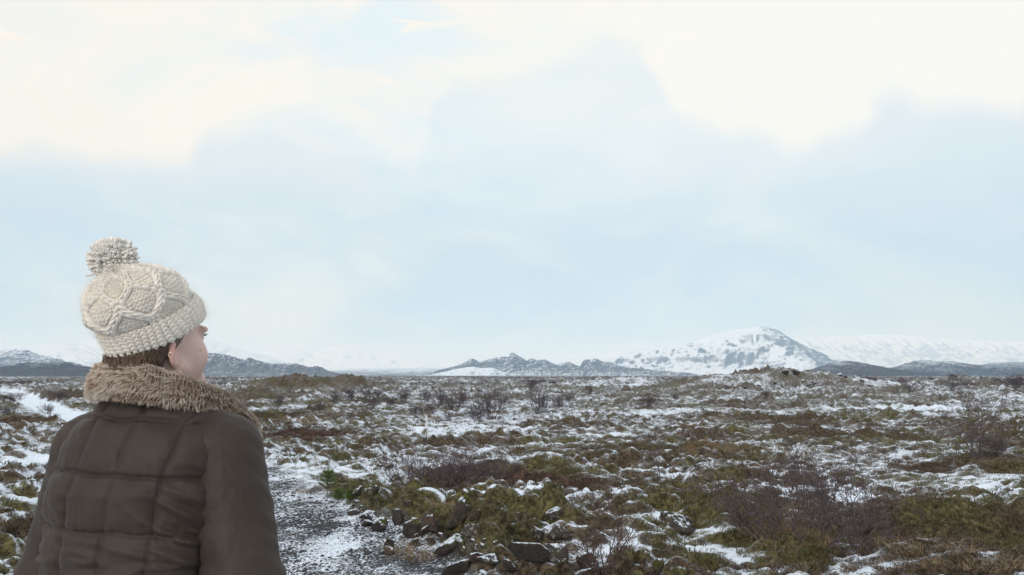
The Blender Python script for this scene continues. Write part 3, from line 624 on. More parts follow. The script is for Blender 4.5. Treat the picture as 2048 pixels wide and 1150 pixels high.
ROCKS = [  # x0, x1, y0, y1 in the photograph, style, tilt, label
 (796, 850, 1035, 1084, 'b', .3, 'large brown rock left of the dark gap, beside the path'), (838, 888, 1036, 1070, 'r', -.5, 'slanting brown slab right of the dark gap'),
 (898, 942, 1012, 1068, 'b', .9, 'tall pointed dark rock standing up behind the lichened one'), (938, 976, 1024, 1046, 'b', .2, 'low dark rock just right of the pointed one'),
 (922, 968, 1052, 1082, 'l', .1, 'rounded rock with white lichen patches in the boulder row'), (866, 932, 1080, 1120, 'b', -.3, 'broad dark slab behind the straw grass, below the lichened rock'),
 (905, 950, 1088, 1124, 'b', .7, 'leaning wedge of rock right of the broad slab'), (930, 972, 1102, 1130, 'r', -.1, 'reddish brown rock in front of the leaning wedge'),
 (872, 946, 1124, 1166, 'b', .1, 'large dark rock cut by the bottom edge beside the path'), (948, 996, 1122, 1143, 's', .0, 'flat dark rock in the snow, right of the one cut by the bottom edge'),
 (1008, 1104, 1086, 1138, 's', .35, 'largest dark boulder with snow on its right shoulder'), (1090, 1134, 1090, 1132, 'l', .7, 'lichened slab leaning on the right of the largest boulder'),
 (1058, 1088, 1058, 1088, 'l', .0, 'grey rock under the overhanging green moss hummock'), (1090, 1143, 1056, 1088, 'l', .15, 'pale speckled rock right of the moss hummock'),
 (1004, 1050, 1130, 1162, 'b', .1, 'dark rock at the bottom edge below the largest boulder'), (778, 814, 1022, 1058, 's', .2, 'upright brown rock with snow behind the dark gap'),
 (738, 772, 1040, 1070, 'b', .1, 'dark rounded rock at the path edge left of the gap'), (709, 746, 1040, 1056, 's', .0, 'flat snow-topped stone lying on the path edge'),
 (696, 724, 976, 1002, 'b', .1, 'largest of the three stones beside the young pine'), (720, 738, 978, 996, 'b', .3, 'round middle stone of the three beside the young pine'),
 (734, 757, 979, 1000, 'b', -.2, 'right-hand stone of the three beside the young pine'), (716, 756, 1024, 1045, 's', .2, 'snow-streaked stone in the path edge row'),
 (694, 716, 1014, 1034, 's', .4, 'tilted pale-topped stone nearest the path bend'), (802, 824, 996, 1022, 'b', .2, 'dark rock in the rusty heath above the boulder row'),
 (1094, 1140, 1016, 1042, 'l', .0, 'grey lichened rock in snow behind the moss hummock'), (1322, 1386, 1026, 1070, 'l', .2, 'rugged lichened rock right of the green moss cushions'),
 (762, 794, 1090, 1114, 'r', .1, 'pale brown stone under the straw grass'), (762, 787, 1078, 1098, 'b', .0, 'small dark stone above the straw grass'),
 (1144, 1192, 1108, 1140, 'r', -.3, 'reddish stone partly buried in snow left of the reddish shrub'), (1300, 1330, 1122, 1156, 'm', .0, 'mossy rock right of the reddish shrub'),
 (850, 874, 1076, 1096, 'b', .2, 'small rock filling the gap behind the broad slab'), (812, 842, 1076, 1096, 'b', .0, 'low rock at the foot of the large brown rock'), (838, 858, 1052, 1076, 'b', .6, 'shadowed rock inside the dark gap'),
 (1012, 1046, 1056, 1078, 'm', .1, 'mossy rock left of the overhanging moss hummock'), (886, 906, 1052, 1080, 'm', .3, 'moss-covered rock left of the lichened one'), (1566, 1582, 740, 750, 'b', 0, 'left stone on top of the stony mound'), (1587, 1602, 741, 750, 'b', 0, 'right stone on top of the stony mound'),
 (752, 768, 926, 934, 'b', 0, 'left-hand of two dark stones in the snow left of the thicket'), (764, 786, 928, 940, 'b', 0, 'right-hand of two dark stones in the snow left of the thicket')]
def lay_rock(i, x0, x1, y0, y1, st, tilt, label, group=None, sub=4):
    cx = (x0 + x1) / 2; q = ground_hit(cx, y1 - (y1 - y0) * .12); s = q.y / FPX
    w_ = (x1 - x0) * s * 1.08; h_ = (y1 - y0) * s * 1.25; d_ = (w_ + h_) / 2 * 1.05
    o = obj('rock', rock_mesh(i * 7 + 3, w_, d_, h_, sub), MR[st]); o.rotation_euler = (0, tilt * .6, (i * 1.3) % .8 - .4)
    o.location = (q.x, q.y + d_ * .3, q.z + h_ * .22); return tag(o, label, 'rock', group)
for i, a_ in enumerate(ROCKS): lay_rock(i, *a_)
r_ = np.random.RandomState(77)
for i in range(34):                                             # small stones at the foot of the row
    px = r_.uniform(690, 1150); py = 1012 + (px - 690) * .27 + r_.uniform(-14, 34)
    w_ = r_.uniform(9, 20); lay_rock(200 + i, px, px + w_, py - w_ * r_.uniform(.5, .8), py, 'bsrlb'[i % 5], r_.uniform(-.5, .5), 'small stone strewn among the boulders along the path edge', 'small stones of the boulder row', 3)
for i in range(16):                                             # stony face of the right mound
    px = r_.uniform(1440, 1760); py = r_.uniform(752, 780); w_ = r_.uniform(6, 11)
    lay_rock(300 + i, px, px + w_, py - w_ * .6, py, 'ls'[i % 2], 0, 'dark stone on the face of the stony mound', 'stones of the mound', 3)

# ---- young pine and straw tufts
def needles(rng, P0, axis, n, L, w_, cone):
    V, F = [], []
    for _ in range(n):
        d = axis + rng.normal(0, cone, 3); d /= np.linalg.norm(d); s = np.cross(d, rng.normal(0, 1, 3)); s /= np.linalg.norm(s); l = L * rng.uniform(.6, 1.1)
        i = len(V); V += [P0 - s * w_, P0 + s * w_, P0 + d * l * .6 + s * w_ * .8, P0 + d * l * .6 - s * w_ * .8, P0 + d * l]; F += [(i, i + 1, i + 2), (i, i + 2, i + 3), (i + 3, i + 2, i + 4)]
    return V, F
M_pine, nt, b = mat('pine_needles'); nn_ = nt.noise(nt.pos(), 30, 3); nt.l.new(nt.mix(nt.smooth(nn_, .35, .65), c4((.05, .085, .022)), c4((.17, .22, .06))), b.inputs['Base Color']); b.inputs['Roughness'].default_value = .6
def pine(px, py, hgt, seed, label):
    r_ = np.random.RandomState(seed); q = ground_hit(px, py); t = empty('pine_sapling', q); segs = [(0, 0, -.05, .005, 0, hgt, .009, .004)]; V, F = [], []
    tips = [(np.array([.005, 0, hgt * (.55 + .45 * k / 6)]), np.array([0, 0, 1.0])) for k in range(7)]
    for lev in (.22, .42, .62, .8):
        for k in range(6):
            a = k * 1.05 + lev * 9; L = hgt * (.40 - .30 * lev); p = np.array([0, 0, hgt * lev]); e = p + np.array([math.cos(a) * L, math.sin(a) * L, L * .55]); segs.append((*p, *e, .005, .003))
            for s in (.45, .65, .85, 1.0): tips.append((p + (e - p) * s, (e - p) / np.linalg.norm(e - p) * .6 + np.array([0, 0, .55])))
    for p, a in tips:
        v, f = needles(r_, p, a, 26, .075, .0016, .42); F += [tuple(j + len(V) for j in g2) for g2 in f]; V += v
    obj('stem', mesh_np('stem', *tubes(segs, 5)), M_twig, t); c = obj('needle_crown', mesh_np('needle_crown', V, np.array(F), False), M_pine, t); c['kind'] = 'stuff'
    tag(t, label, 'pine')
pine(655, 990, .42, 1, 'bright green young pine beside the path bend'); pine(676, 1006, .20, 2, 'smaller green pine seedling below the young pine'); pine(700, 1004, .16, 3, 'tiny green pine seedling next to the three stones')
M_straw = bark_material('dry_straw', (.13, .09, .05), (.36, .27, .165))
def straw(px, py, n, hgt, rad, seed, label, flat=.5):
    r_ = np.random.RandomState(seed); q = ground_hit(px, py); V, F = [], []
    for _ in range(n):
        a = r_.uniform(0, 6.28); rr = rad * math.sqrt(r_.uniform()); p = np.array([math.cos(a) * rr * 1.3, math.sin(a) * rr, -.02]); d = np.array([math.cos(a) * flat + r_.normal(0, .35), math.sin(a) * flat + r_.normal(0, .35), 1.0]); d /= np.linalg.norm(d)
        l = hgt * r_.uniform(.5, 1.15); s = np.cross(d, r_.normal(0, 1, 3)); s /= np.linalg.norm(s); w_ = .0028; i = len(V); nd = 4
        for k in range(nd + 1):
            t_ = k / nd; c = p + d * l * t_ + np.array([d[0], d[1], -.6]) * l * .45 * t_ ** 2.2; ww = w_ * (1 - t_ * .85); V += [c - s * ww, c + s * ww]
        F += [(i + 2 * k, i + 2 * k + 1, i + 2 * k + 3, i + 2 * k + 2) for k in range(nd)]
    tag(obj('grass_tuft', mesh_np('grass_tuft', V, np.array(F)), M_straw), label, 'grass').location = q
straw(845, 1118, 170, .34, .16, 1, 'long straw-coloured grass tuft drooping in front of the brown rocks'); straw(805, 1108, 70, .24, .10, 2, 'thinner straw tuft left of the long drooping one')
straw(1560, 1098, 150, .2, .2, 3, 'brown grass clump at the foot of the largest bush'); straw(1850, 1098, 220, .17, .4, 4, 'tan grass patch on the green mound right of the largest bush'); straw(1960, 1128, 240, .16, .4, 5, 'tan grass patch in the bottom right corner')
straw(1990, 928, 160, .26, .28, 6, 'tan grass on the hummock under the tall bush at the right'); straw(885, 1015, 70, .16, .12, 7, 'orange-brown grass tuft in the rusty heath'); straw(615, 985, 120, .18, .18, 8, 'tan grass tuft on the path edge left of the young pine'); straw(20, 1115, 200, .26, .3, 9, 'brown grass clump at the left edge beside the person')
# ================================================================== PERSON
def surf_nets(f, lo, hi, h):
    """smooth quad mesh of f = 0 on a regular grid"""
    ax = [np.arange(lo[k], hi[k] + h, h) for k in range(3)]
    X, Y, Z = np.meshgrid(*ax, indexing='ij'); G = f(X, Y, Z).astype(np.float32)
    s = G < 0; n = [len(a) - 1 for a in ax]
    acc = np.zeros((*n, 3)); cnt = np.zeros(n)
    def sl(o): return tuple(slice(o[k], o[k] + n[k]) for k in range(3))
    for a in range(3):
        b, c = (a + 1) % 3, (a + 2) % 3
        for ob in (0, 1):
            for oc in (0, 1):
                o0 = [0, 0, 0]; o0[b] = ob; o0[c] = oc; o1 = list(o0); o1[a] = 1
                g0, g1 = G[sl(o0)], G[sl(o1)]; m_ = s[sl(o0)] != s[sl(o1)]
                t = np.where(m_, g0 / np.where(m_, g0 - g1, 1), 0)
                cnt += m_; acc[..., a] += np.where(m_, t, 0); acc[..., b] += m_ * ob; acc[..., c] += m_ * oc
    act = cnt > 0; idx = np.full(n, -1); idx[act] = np.arange(act.sum())
    V = np.stack(np.nonzero(act), 1) + acc[act] / cnt[act][:, None]; V = V * h + np.array(lo)
    F = []
    for a in range(3):
        b, c = (a + 1) % 3, (a + 2) % 3
        o0 = [slice(1, n[k]) for k in range(3)]; o0[a] = slice(0, n[a]); o1 = list(o0); o1[a] = slice(1, n[a] + 1)
        s0, s1 = s[tuple(o0)], s[tuple(o1)]; ii = np.stack(np.nonzero(s0 != s1), 1); fl = s0[s0 != s1]
        st = np.ones(3, int); st[a] = 0; ii = ii + st; q = []
        for db, dc in ((1, 1), (0, 1), (0, 0), (1, 0)):
            j = ii.copy(); j[:, b] -= db; j[:, c] -= dc; q.append(idx[j[:, 0], j[:, 1], j[:, 2]])
        q = np.stack(q, 1); q[~fl] = q[~fl][:, ::-1]; F.append(q)
    return V, np.concatenate(F)
def ell(X, Y, Z, c, r):
    x, y, z = X - c[0], Y - c[1], Z - c[2]
    k0 = np.sqrt((x / r[0]) ** 2 + (y / r[1]) ** 2 + (z / r[2]) ** 2); k1 = np.sqrt((x / r[0] ** 2) ** 2 + (y / r[1] ** 2) ** 2 + (z / r[2] ** 2) ** 2) + 1e-9
    return k0 * (k0 - 1) / k1
def cap(X, Y, Z, a, b, ra, rb):
    a = np.array(a, float); b = np.array(b, float); d = b - a; L = d @ d
    t = np.clip(((X - a[0]) * d[0] + (Y - a[1]) * d[1] + (Z - a[2]) * d[2]) / L, 0, 1)
    return np.sqrt((X - a[0] - t * d[0]) ** 2 + (Y - a[1] - t * d[1]) ** 2 + (Z - a[2] - t * d[2]) ** 2) - (ra + (rb - ra) * t)
def smin(a, b, k):
    h_ = np.clip(.5 + .5 * (b - a) / k, 0, 1); return b + (a - b) * h_ - k * h_ * (1 - h_)
def smax(a, b, k): return -smin(-a, -b, k)
def vnormals(V, F):
    n = np.zeros_like(V); q = V[F]; fn = np.cross(q[:, 2] - q[:, 0], q[:, 3] - q[:, 1]) if F.shape[1] == 4 else np.cross(q[:, 1] - q[:, 0], q[:, 2] - q[:, 0])
    for k in range(F.shape[1]): np.add.at(n, F[:, k], fn)
    return n / (np.linalg.norm(n, axis=1)[:, None] + 1e-12)
def relax(V, F, n=2, f=.5):
    for _ in range(n):
        s_ = np.zeros_like(V); c = np.zeros(len(V))
        for k in range(4):
            np.add.at(s_, F[:, k], V[F[:, (k + 1) % 4]]); np.add.at(c, F[:, k], 1)
        V = V * (1 - f) + f * s_ / np.maximum(c, 1)[:, None]
    return V
PD = 1.72; ZG = .5
nb = at(272, 800, PD); BASE = Vector((nb.x, PD, float(H(np.array([nb.x]), np.array([PD]))[0])))
person = empty('person', BASE)
tag(person, 'person in cream bobble hat and dark brown quilted coat, seen from behind', 'person')
B = np.array(BASE)
def part(name, V, F, m, parent=None, smooth=True):
    """V in world coordinates"""
    me = mesh_np(name, np.asarray(V) - B, F, smooth); o = obj(name, me, m, parent or person); return o
Mh = Matrix.Translation(at(319, 690, PD)) @ Matrix.Rotation(-R(27), 4, 'Z') @ Matrix.Rotation(R(11), 4, 'X') @ Matrix.Scale(.95, 4)
Mt = Matrix.Translation((BASE.x + .042, BASE.y, ZG + .034)) @ Matrix.Rotation(-R(14), 4, 'Z')
def xf(M, V):
    M = np.array(M); return np.asarray(V) @ M[:3, :3].T + M[:3, 3]
# ---- head and neck, one continuous body
def f_head(X, Y, Z):
    A = np.abs(X)
    d = ell(X, Y, Z, (0, -.012, .045), (.074, .096, .088))
    d = smin(d, ell(X, Y, Z, (0, .035, -.03), (.062, .064, .082)), .03)
    d = smin(d, cap(A, Y, Z, (.048, .002, -.058), (.014, .078, -.098), .019, .016), .025)
    d = smin(d, ell(X, Y, Z, (0, .086, -.098), (.022, .018, .018)), .02)
    d = smin(d, ell(A, Y, Z, (.037, .056, -.034), (.029, .032, .034)), .025)
    d = smin(d, cap(X, Y, Z, (0, -.022, -.05), (0, -.06, -.25), .055, .062), .028)
    d = smin(d, ell(A, Y, Z, (.030, .086, .022), (.030, .013, .010)), .015)
    d = smax(d, -ell(A, Y, Z, (.033, .108, .004), (.018, .018, .014)), .008)
    d = smin(d, ell(A, Y, Z, (.032, .083, .004), (.0125, .0125, .0125)), .003)
    d = smin(d, cap(X, Y, Z, (0, .094, .014), (0, .117, -.030), .007, .0105), .012)
    d = smin(d, ell(A, Y, Z, (.011, .105, -.034), (.008, .010, .007)), .006)
    d = smin(d, ell(X, Y, Z, (0, .098, -.060), (.022, .009, .006)), .006)
    d = smin(d, ell(X, Y, Z, (0, .096, -.071), (.018, .009, .007)), .006)
    c, s = math.cos(.5), math.sin(.5); x1 = (A - .074); y1 = Y + .026; xr = x1 * c + y1 * s; yr = -x1 * s + y1 * c   # ears stand out backwards
    xe, ye, ze = xr, yr - .15 * (Z + .014), Z + .014
    ear = ell(xe, ye, ze, (0, 0, 0), (.0075, .019, .031)); ear = smin(ear, ell(xe, ye, ze, (-.001, .008, -.029), (.0055, .009, .010)), .006)
    ear = smax(ear, -ell(xe, ye, ze, (.009, .004, -.003), (.0075, .0105, .019)), .004)
    return smin(d, ear, .005)
V, F = surf_nets(f_head, (-.105, -.14, -.26), (.105, .14, .15), .0026); V = relax(V, F, 1, .4)
def gsp(c, r): return np.exp(-(((V - np.array(c)) / np.array(r)) ** 2).sum(1))
skin = np.tile(np.array([.62, .45, .40]), (len(V), 1)); A_ = np.abs(V[:, 0]); VA = np.stack([A_, V[:, 1], V[:, 2]], 1)
def ga(c, r): return np.exp(-(((VA - np.array(c)) / np.array(r)) ** 2).sum(1))[:, None]
skin = skin + ga((.082, -.028, -.006), (.014, .022, .034)) * np.array([.02, -.13, -.12]) + ga((.045, .075, -.035), (.02, .025, .025)) * np.array([.02, -.06, -.05])
lip = ga((0, .106, -.065), (.024, .012, .010)); skin = skin * (1 - .7 * lip) + lip * .7 * np.array([.50, .22, .21])
eye = ga((.032, .094, .004), (.010, .006, .006)); skin = skin * (1 - eye) + eye * np.array([.25, .22, .20])
brow = ga((.033, .098, .027), (.020, .012, .0035)); skin = skin * (1 - .7 * brow) + .7 * brow * np.array([.12, .08, .06])
for p_ in ((.064, .040, -.040), (.058, .062, -.058), (.066, .052, -.022)):
    k_ = gsp(p_, (.0032, .0032, .0032))[:, None]; skin = skin * (1 - .95 * k_) + .95 * k_ * np.array([.16, .09, .07])
M_skin, nt, b = mat('fair_skin'); ca = nt.attr('col').outputs['Color']; n1 = nt.noise(nt.pos(), 75, 6, .7)
nt.l.new(nt.mix(nt.math('MULTIPLY', nt.smooth(n1, .4, .7), .45), ca, c4((.62, .33, .29))), b.inputs['Base Color']); b.inputs['Roughness'].default_value = .48
b.inputs['Subsurface Weight'].default_value = .25; b.inputs['Subsurface Radius'].default_value = (.9, .35, .2); b.inputs['Subsurface Scale'].default_value = .006
nt.l.new(nt.bump(nt.noise(nt.pos(), 700, 3), .12, .001), b.inputs['Normal'])
body = part('body', xf(Mh, V), F, M_skin); vattr(body.data, 'col', np.clip(skin, 0.02, 1))
# ---- hair
def fibre_material(name, rough=.55):
    m, nt, b = mat(name); nt.l.new(nt.attr('col').outputs['Color'], b.inputs['Base Color']); b.inputs['Roughness'].default_value = rough; b.inputs['Specular IOR Level'].default_value = .3; return m
M_hair = fibre_material('brown_hair', .45); M_fur = fibre_material('faux_fur', .7)
def fibres(P, r0, cols, sides=3, taper=.25):
    """P (n, k, 3) polylines -> tapered tubes with colours cols (n, k, 3)"""
    n, k, _ = P.shape; T = np.gradient(P, axis=1); T /= np.linalg.norm(T, axis=2)[..., None] + 1e-9
    a = np.array([.31, .52, .79]); U = np.cross(T, a); U /= np.linalg.norm(U, axis=2)[..., None] + 1e-9; W = np.cross(T, U)
    rad = np.asarray(r0).reshape(-1, 1) * np.linspace(1, taper, k)[None]
    ring = [P + (U * math.cos(2 * math.pi * s_ / sides) + W * math.sin(2 * math.pi * s_ / sides)) * rad[..., None] for s_ in range(sides)]
    V = np.stack(ring, 2).reshape(-1, 3); i = np.arange(n)[:, None, None] * k * sides; j = np.arange(k - 1)[None, :, None] * sides; s_ = np.arange(sides)[None, None]; s2 = (s_ + 1) % sides
    F = np.stack([i + j + s_, i + j + s2, i + j + sides + s2, i + j + sides + s_], -1).reshape(-1, 4)
    return V, F, np.repeat(cols.reshape(-1, 3), sides, 0)
def f_hair(X, Y, Z):
    d = ell(X, Y, Z, (0, -.030, .020), (.0785, .086, .115)); d = smin(d, ell(X, Y, Z, (0, -.066, -.070), (.042, .032, .045)), .03)
    front = Y - np.where(Z > .015, .040, np.interp(Z, [-.2, -.03, .015], [-.065, -.046, .012])); return np.maximum(d, front)
V, F = surf_nets(f_hair, (-.1, -.14, -.16), (.1, .08, .15), .004); V = relax(V, F, 1, .5)
hair = part('hair', xf(Mh, V), F, M_hair); hc = .5 + .5 * perlin(V[:, 0] * 160, V[:, 2] * 14 + V[:, 1] * 40, 3); vattr(hair.data, 'col', np.array([[.095, .064, .044]]) * (.6 + .9 * hc[:, None]))
hr = np.random.RandomState(3); n = 900                      # nape strands combed down into the collar
ph = hr.uniform(-1.25, 1.25, n); z0 = .012 - .03 * np.cos(ph); x0 = .080 * np.sin(ph); y0 = -.03 - .090 * np.cos(ph)
K = 6; P = np.zeros((n, K, 3)); tt = np.linspace(0, 1, K)
for k in range(K):
    t = tt[k]; P[:, k, 0] = x0 * (1 - .35 * t) + .012 * np.sin(3 * t + ph * 4) * t; P[:, k, 1] = y0 * (1 - .12 * t) - .012 * np.sin(math.pi * t) + .003 * hr.normal(0, 1, n); P[:, k, 2] = z0 - .095 * t + .004 * hr.normal(0, 1, n)
cc = np.array([.17, .115, .078])[None] * hr.uniform(.4, 1.5, (n, 1)); Vh, Fh, Ch = fibres(P, hr.uniform(.0006, .0012, n), np.repeat(cc[:, None], K, 1))
o = part('nape_hair', xf(Mh, Vh), Fh, M_hair, hair); o['kind'] = 'stuff'; vattr(o.data, 'col', Ch)
Wp = []
for pts_ in ([(195, 722), (178, 728), (160, 722), (152, 706), (156, 694)], [(198, 716), (180, 706), (155, 692), (128, 688), (105, 672)], [(200, 718), (182, 718), (170, 716), (160, 718), (148, 730)], [(205, 712), (185, 700), (170, 692), (150, 688), (140, 690)], [(210, 730), (185, 735), (165, 738), (150, 752), (143, 765)], [(212, 728), (190, 728), (172, 734), (160, 746), (152, 748)], [(376, 668), (372, 676), (370, 684), (371, 690), (373, 694)]):
    q = np.array([at(a, c, PD + .02)[:] for a, c in pts_]); ts = np.linspace(0, 4, 14); Wp.append(np.stack([np.interp(ts, range(5), q[:, j]) for j in range(3)], 1))
Wp = np.array(Wp)
for _ in range(3): Wp[:, 1:-1] = (Wp[:, :-2] + 2 * Wp[:, 1:-1] + Wp[:, 2:]) / 4
Vh, Fh, Ch = fibres(Wp, np.full(len(Wp), .00024), np.tile(np.array([.09, .06, .045]), (len(Wp), 14, 1))); o = part('hair_wisp', Vh, Fh, M_hair, hair); o['kind'] = 'stuff'; vattr(o.data, 'col', Ch)
la = []                                                      # eyelashes
for sgn in (-1, 1):
    for k in range(16):
        u_ = -1 + 2 * k / 15; p0 = np.array([sgn * (.032 + .010 * u_), .0955 - .003 * u_ * u_, .0075 - .002 * u_ * u_]); la.append([p0, p0 + np.array([sgn * .002 * u_, .005, .0015]), p0 + np.array([sgn * .004 * u_, .0085, .005])])
Vh, Fh, Ch = fibres(np.array(la), np.full(len(la), .0005), np.full((len(la), 3, 3), .02)); o = part('eyelash', xf(Mh, Vh), Fh, M_hair); o['kind'] = 'stuff'; vattr(o.data, 'col', Ch)
# ---- knitted hat
Mk = Mh @ Matrix.Scale(1 / .95, 4) @ Matrix.Translation((0, .004, .027)) @ Matrix.Rotation(R(19), 4, 'X')
HS = [0, .004, .012, .03, .042, .049, .054, .068, .088, .109, .127, .143, .154, .1605, .163]
HA = [.096, .101, .104, .105, .103, .100, .099, .104, .104, .096, .081, .060, .038, .018, .0]
HB = [.082, .086, .089, .090, .089, .087, .086, .090, .092, .088, .077, .059, .038, .018, .0]
HO = [-.004, -.004, -.005, -.006, -.009, -.011, -.013, -.018, -.023, -.027, -.031, -.035, -.039, -.041, -.042]
def hat_surface(s0, s1, nphi, ns, dispf, grow_=0.0):
    # resample evenly by arc length along the profile
    sp_ = np.linspace(s0, s1, 400); ra = np.interp(sp_, HS, HA); L = np.concatenate([[0], np.cumsum(np.hypot(np.diff(sp_), np.diff(ra)))]); lv = np.linspace(0, L[-1], ns); sv = np.interp(lv, L, sp_)
    k_ = np.ones(9) / 9; f_ = lambda T_: np.interp(sv, HS, T_)
    a_, b_, o_ = f_(HA), f_(HB), f_(HO)
    for arr in (a_, b_): arr[6:-6] = np.convolve(arr, np.ones(13) / 13, 'valid')
    phi = np.linspace(0, 2 * math.pi, nphi, endpoint=False); PH, SV = np.meshgrid(phi, sv); LV = np.meshgrid(phi, lv)[1]
    a2, b2, o2 = a_[:, None], b_[:, None], o_[:, None]
    V = np.stack([np.sin(PH) * (b2 + grow_), np.cos(PH) * (a2 + grow_) + o2, SV], -1)
    du = np.roll(V, -1, 1) - np.roll(V, 1, 1); dv_ = np.gradient(V, axis=0); nr_ = np.cross(du, dv_); nr_ /= np.linalg.norm(nr_, axis=2)[..., None] + 1e-9
    if (nr_[ns // 2, 0] @ np.array([0, 1, 0])) < 0: nr_ = -nr_
    V = V + nr_ * dispf(PH / (2 * math.pi), LV, (a2 + b2) / 2)[..., None]
    i = np.arange(ns - 1)[:, None] * nphi; j = np.arange(nphi)[None]; j2 = (j + 1) % nphi
    return V.reshape(-1, 3), np.stack([i + nphi + j, i + nphi + j2, i + j2, i + j], -1).reshape(-1, 4)
def knit_body(u, v, rad):
    Nd = 7; P_ = .104; U = u * Nd; hw = .0145 / (2 * math.pi * .105 / Nd)
    s_ = np.sin(2 * math.pi * (v / P_ + .12)); best = np.full(np.broadcast(u, v).shape, 9.0); side = np.zeros_like(best)
    for off_, sg in ((0, 1), (.5, -1)):
        c = off_ + .25 * sg * s_; dd = (U - c + .5) % 1 - .5; m_ = np.abs(dd) < np.abs(best); best = np.where(m_, dd, best)
    q = best / hw; inside = np.clip(1 - q * q, 0, 1)
    st = np.abs(np.sin(math.pi * (v / .0105 + .85 * np.abs(q)))) ** .7
    cable = np.sqrt(inside) * (.0042 + .0042 * st) - .0026 * np.exp(-(q / .13) ** 2) * (inside > 0)
    row = v / .0076; ri = np.floor(row); col_ = u * 78 + .5 * (ri % 2)
    inner = (np.abs((U - .25 + .25) % 1 - .5) < .25)
    purl = .0038 * np.abs(np.sin(math.pi * row)) ** .8 * (.45 + .55 * np.abs(np.cos(math.pi * col_)) ** .8)
    cc_ = u * 68; fq = (cc_ % 1) - .5; stock = .0038 * (np.abs(np.sin(math.pi * (v / .0085 + .9 * np.abs(fq) * 2))) ** .8) * (1 - np.exp(-(fq / .10) ** 2) * .8) * (1 - np.exp(-((np.abs(fq) - .5) / .08) ** 2) * .9)
    mixk = (np.sin(2 * math.pi * (v / P_ + .12) * 1.0 + 2 * math.pi * np.floor(U * 2) / 2) > .1)
    bgk = np.where(mixk, purl, stock)
    near_edge = -.0034 * np.exp(-((np.abs(q) - 1.08) / .16) ** 2)
    fade = np.clip(rad / .05, 0, 1)
    return (np.maximum(cable, bgk) + near_edge) * fade + .003 * perlin(u * 9, v * 40, 4) 
def knit_cuff(u, v, rad):
    Nr = 42; f_ = (u * Nr + .25 * np.sin(v * 60 + u * 30)) % 1; rib = np.abs(np.cos(math.pi * f_)) ** .6; q = np.minimum(f_, 1 - f_) * 2
    st = np.abs(np.sin(math.pi * (v / .0082 + .8 * q))) ** .8
    edge = -.006 * np.clip(1 - v / .006, 0, 1) ** 2 
    return 0.0048 * rib + .0032 * st * (.4 + .6 * rib) + edge + .0045 * perlin(u * 7, v * 12, 6)
M_wool, nt, b = mat('cream_wool'); n1 = nt.noise(nt.pos(), 60, 3); n2 = nt.noise(nt.pos(), 900, 3, .7)
nt.l.new(nt.mix(nt.smooth(n1, .35, .7), c4((.80, .735, .65)), c4((.73, .675, .61))), b.inputs['Base Color']); b.inputs['Roughness'].default_value = .95; b.inputs['Specular IOR Level'].default_value = .1
b.inputs['Sheen Weight'].default_value = .25; b.inputs['Sheen Roughness'].default_value = .6; nt.l.new(nt.bump(n2, .5, .0012), b.inputs['Normal'])
M_pom, nt, b = mat('pale_pompom_yarn'); n1 = nt.noise(nt.pos(), 120, 3); nt.l.new(nt.mix(nt.smooth(n1, .35, .7), c4((.82, .775, .72)), c4((.75, .715, .67))), b.inputs['Base Color']); b.inputs['Roughness'].default_value = .95; b.inputs['Specular IOR Level'].default_value = .05; b.inputs['Subsurface Weight'].default_value = .4; b.inputs['Subsurface Radius'].default_value = (1, .9, .8); b.inputs['Subsurface Scale'].default_value = .004
V, F = hat_surface(.042, .1629, 640, 200, knit_body); hat = part('knit_hat', xf(Mk, V), F, M_wool); hatV = xf(Mk, V)
V, F = hat_surface(.0, .051, 760, 70, knit_cuff, .004)
# close the cuff inwards so that it has thickness
ins = V[:760] * np.array([.95, .95, 1]) + np.array([0, 0, .004]); ins2 = V[:760] * np.array([.93, .93, 1]) + np.array([0, 0, .03]); tp = V[-760:] * np.array([.955, .955, 1]) + np.array([0, 0, .0]); nv = len(V); j = np.arange(760); j2 = (j + 1) % 760
V = np.concatenate([V, ins, ins2, tp]); F = np.concatenate([F, np.stack([j2, nv + j2, nv + j, j], 1), np.stack([nv + j2, nv + 760 + j2, nv + 760 + j, nv + j], 1), np.stack([nv + 1520 + j, nv + 1520 + j2, nv - 760 + j2, nv - 760 + j], 1)])
cuff = part('cuff', xf(Mk, V), F, M_wool, hat); cuffV = xf(Mk, V[:nv])
# pompom of cut yarn
r_ = np.random.RandomState(12); n = 2100; i = np.arange(n) + .5; zz = 1 - 2 * i / n; th = math.pi * (1 + 5 ** .5) * i; D_ = np.stack([np.sqrt(1 - zz * zz) * np.cos(th), np.sqrt(1 - zz * zz) * np.sin(th), zz], 1) + r_.normal(0, .05, (n, 3)); D_ /= np.linalg.norm(D_, axis=1)[:, None]
pc = np.array(at(226, 517, PD + .01)); Rp = .0455 * r_.uniform(.93, 1.02, n) * (1 + .05 * perlin(D_[:, 0] * 2, D_[:, 2] * 2 + D_[:, 1], 9)); bend = r_.normal(0, .0045, (n, 3)); bend[:, 2] -= .003
ks = np.array([.15, .5, .78, .93, .98, 1.0]); P = pc + D_[:, None] * (Rp[:, None] * ks)[..., None] + bend[:, None] * (ks ** 2)[None, :, None]
rad_ = .0028 * r_.uniform(.8, 1.2, n)
V, F, _ = fibres(P, rad_, np.ones((n, 6, 3)), 6, 1.0); V = V.reshape(n, 6, 6, 3); cen = P[:, :, None]; prof_ = np.array([.5, .9, 1.15, 1.2, 1.0, .45])[None, :, None, None]; V = (cen + (V - cen) * prof_).reshape(-1, 3)
iv, if_ = ICO3; V = np.concatenate([V, pc + iv * .0375]); F = [F, if_ + len(V) - len(iv)]
pom = part('pompom', V, F, M_pom, hat); pom['kind'] = 'stuff'
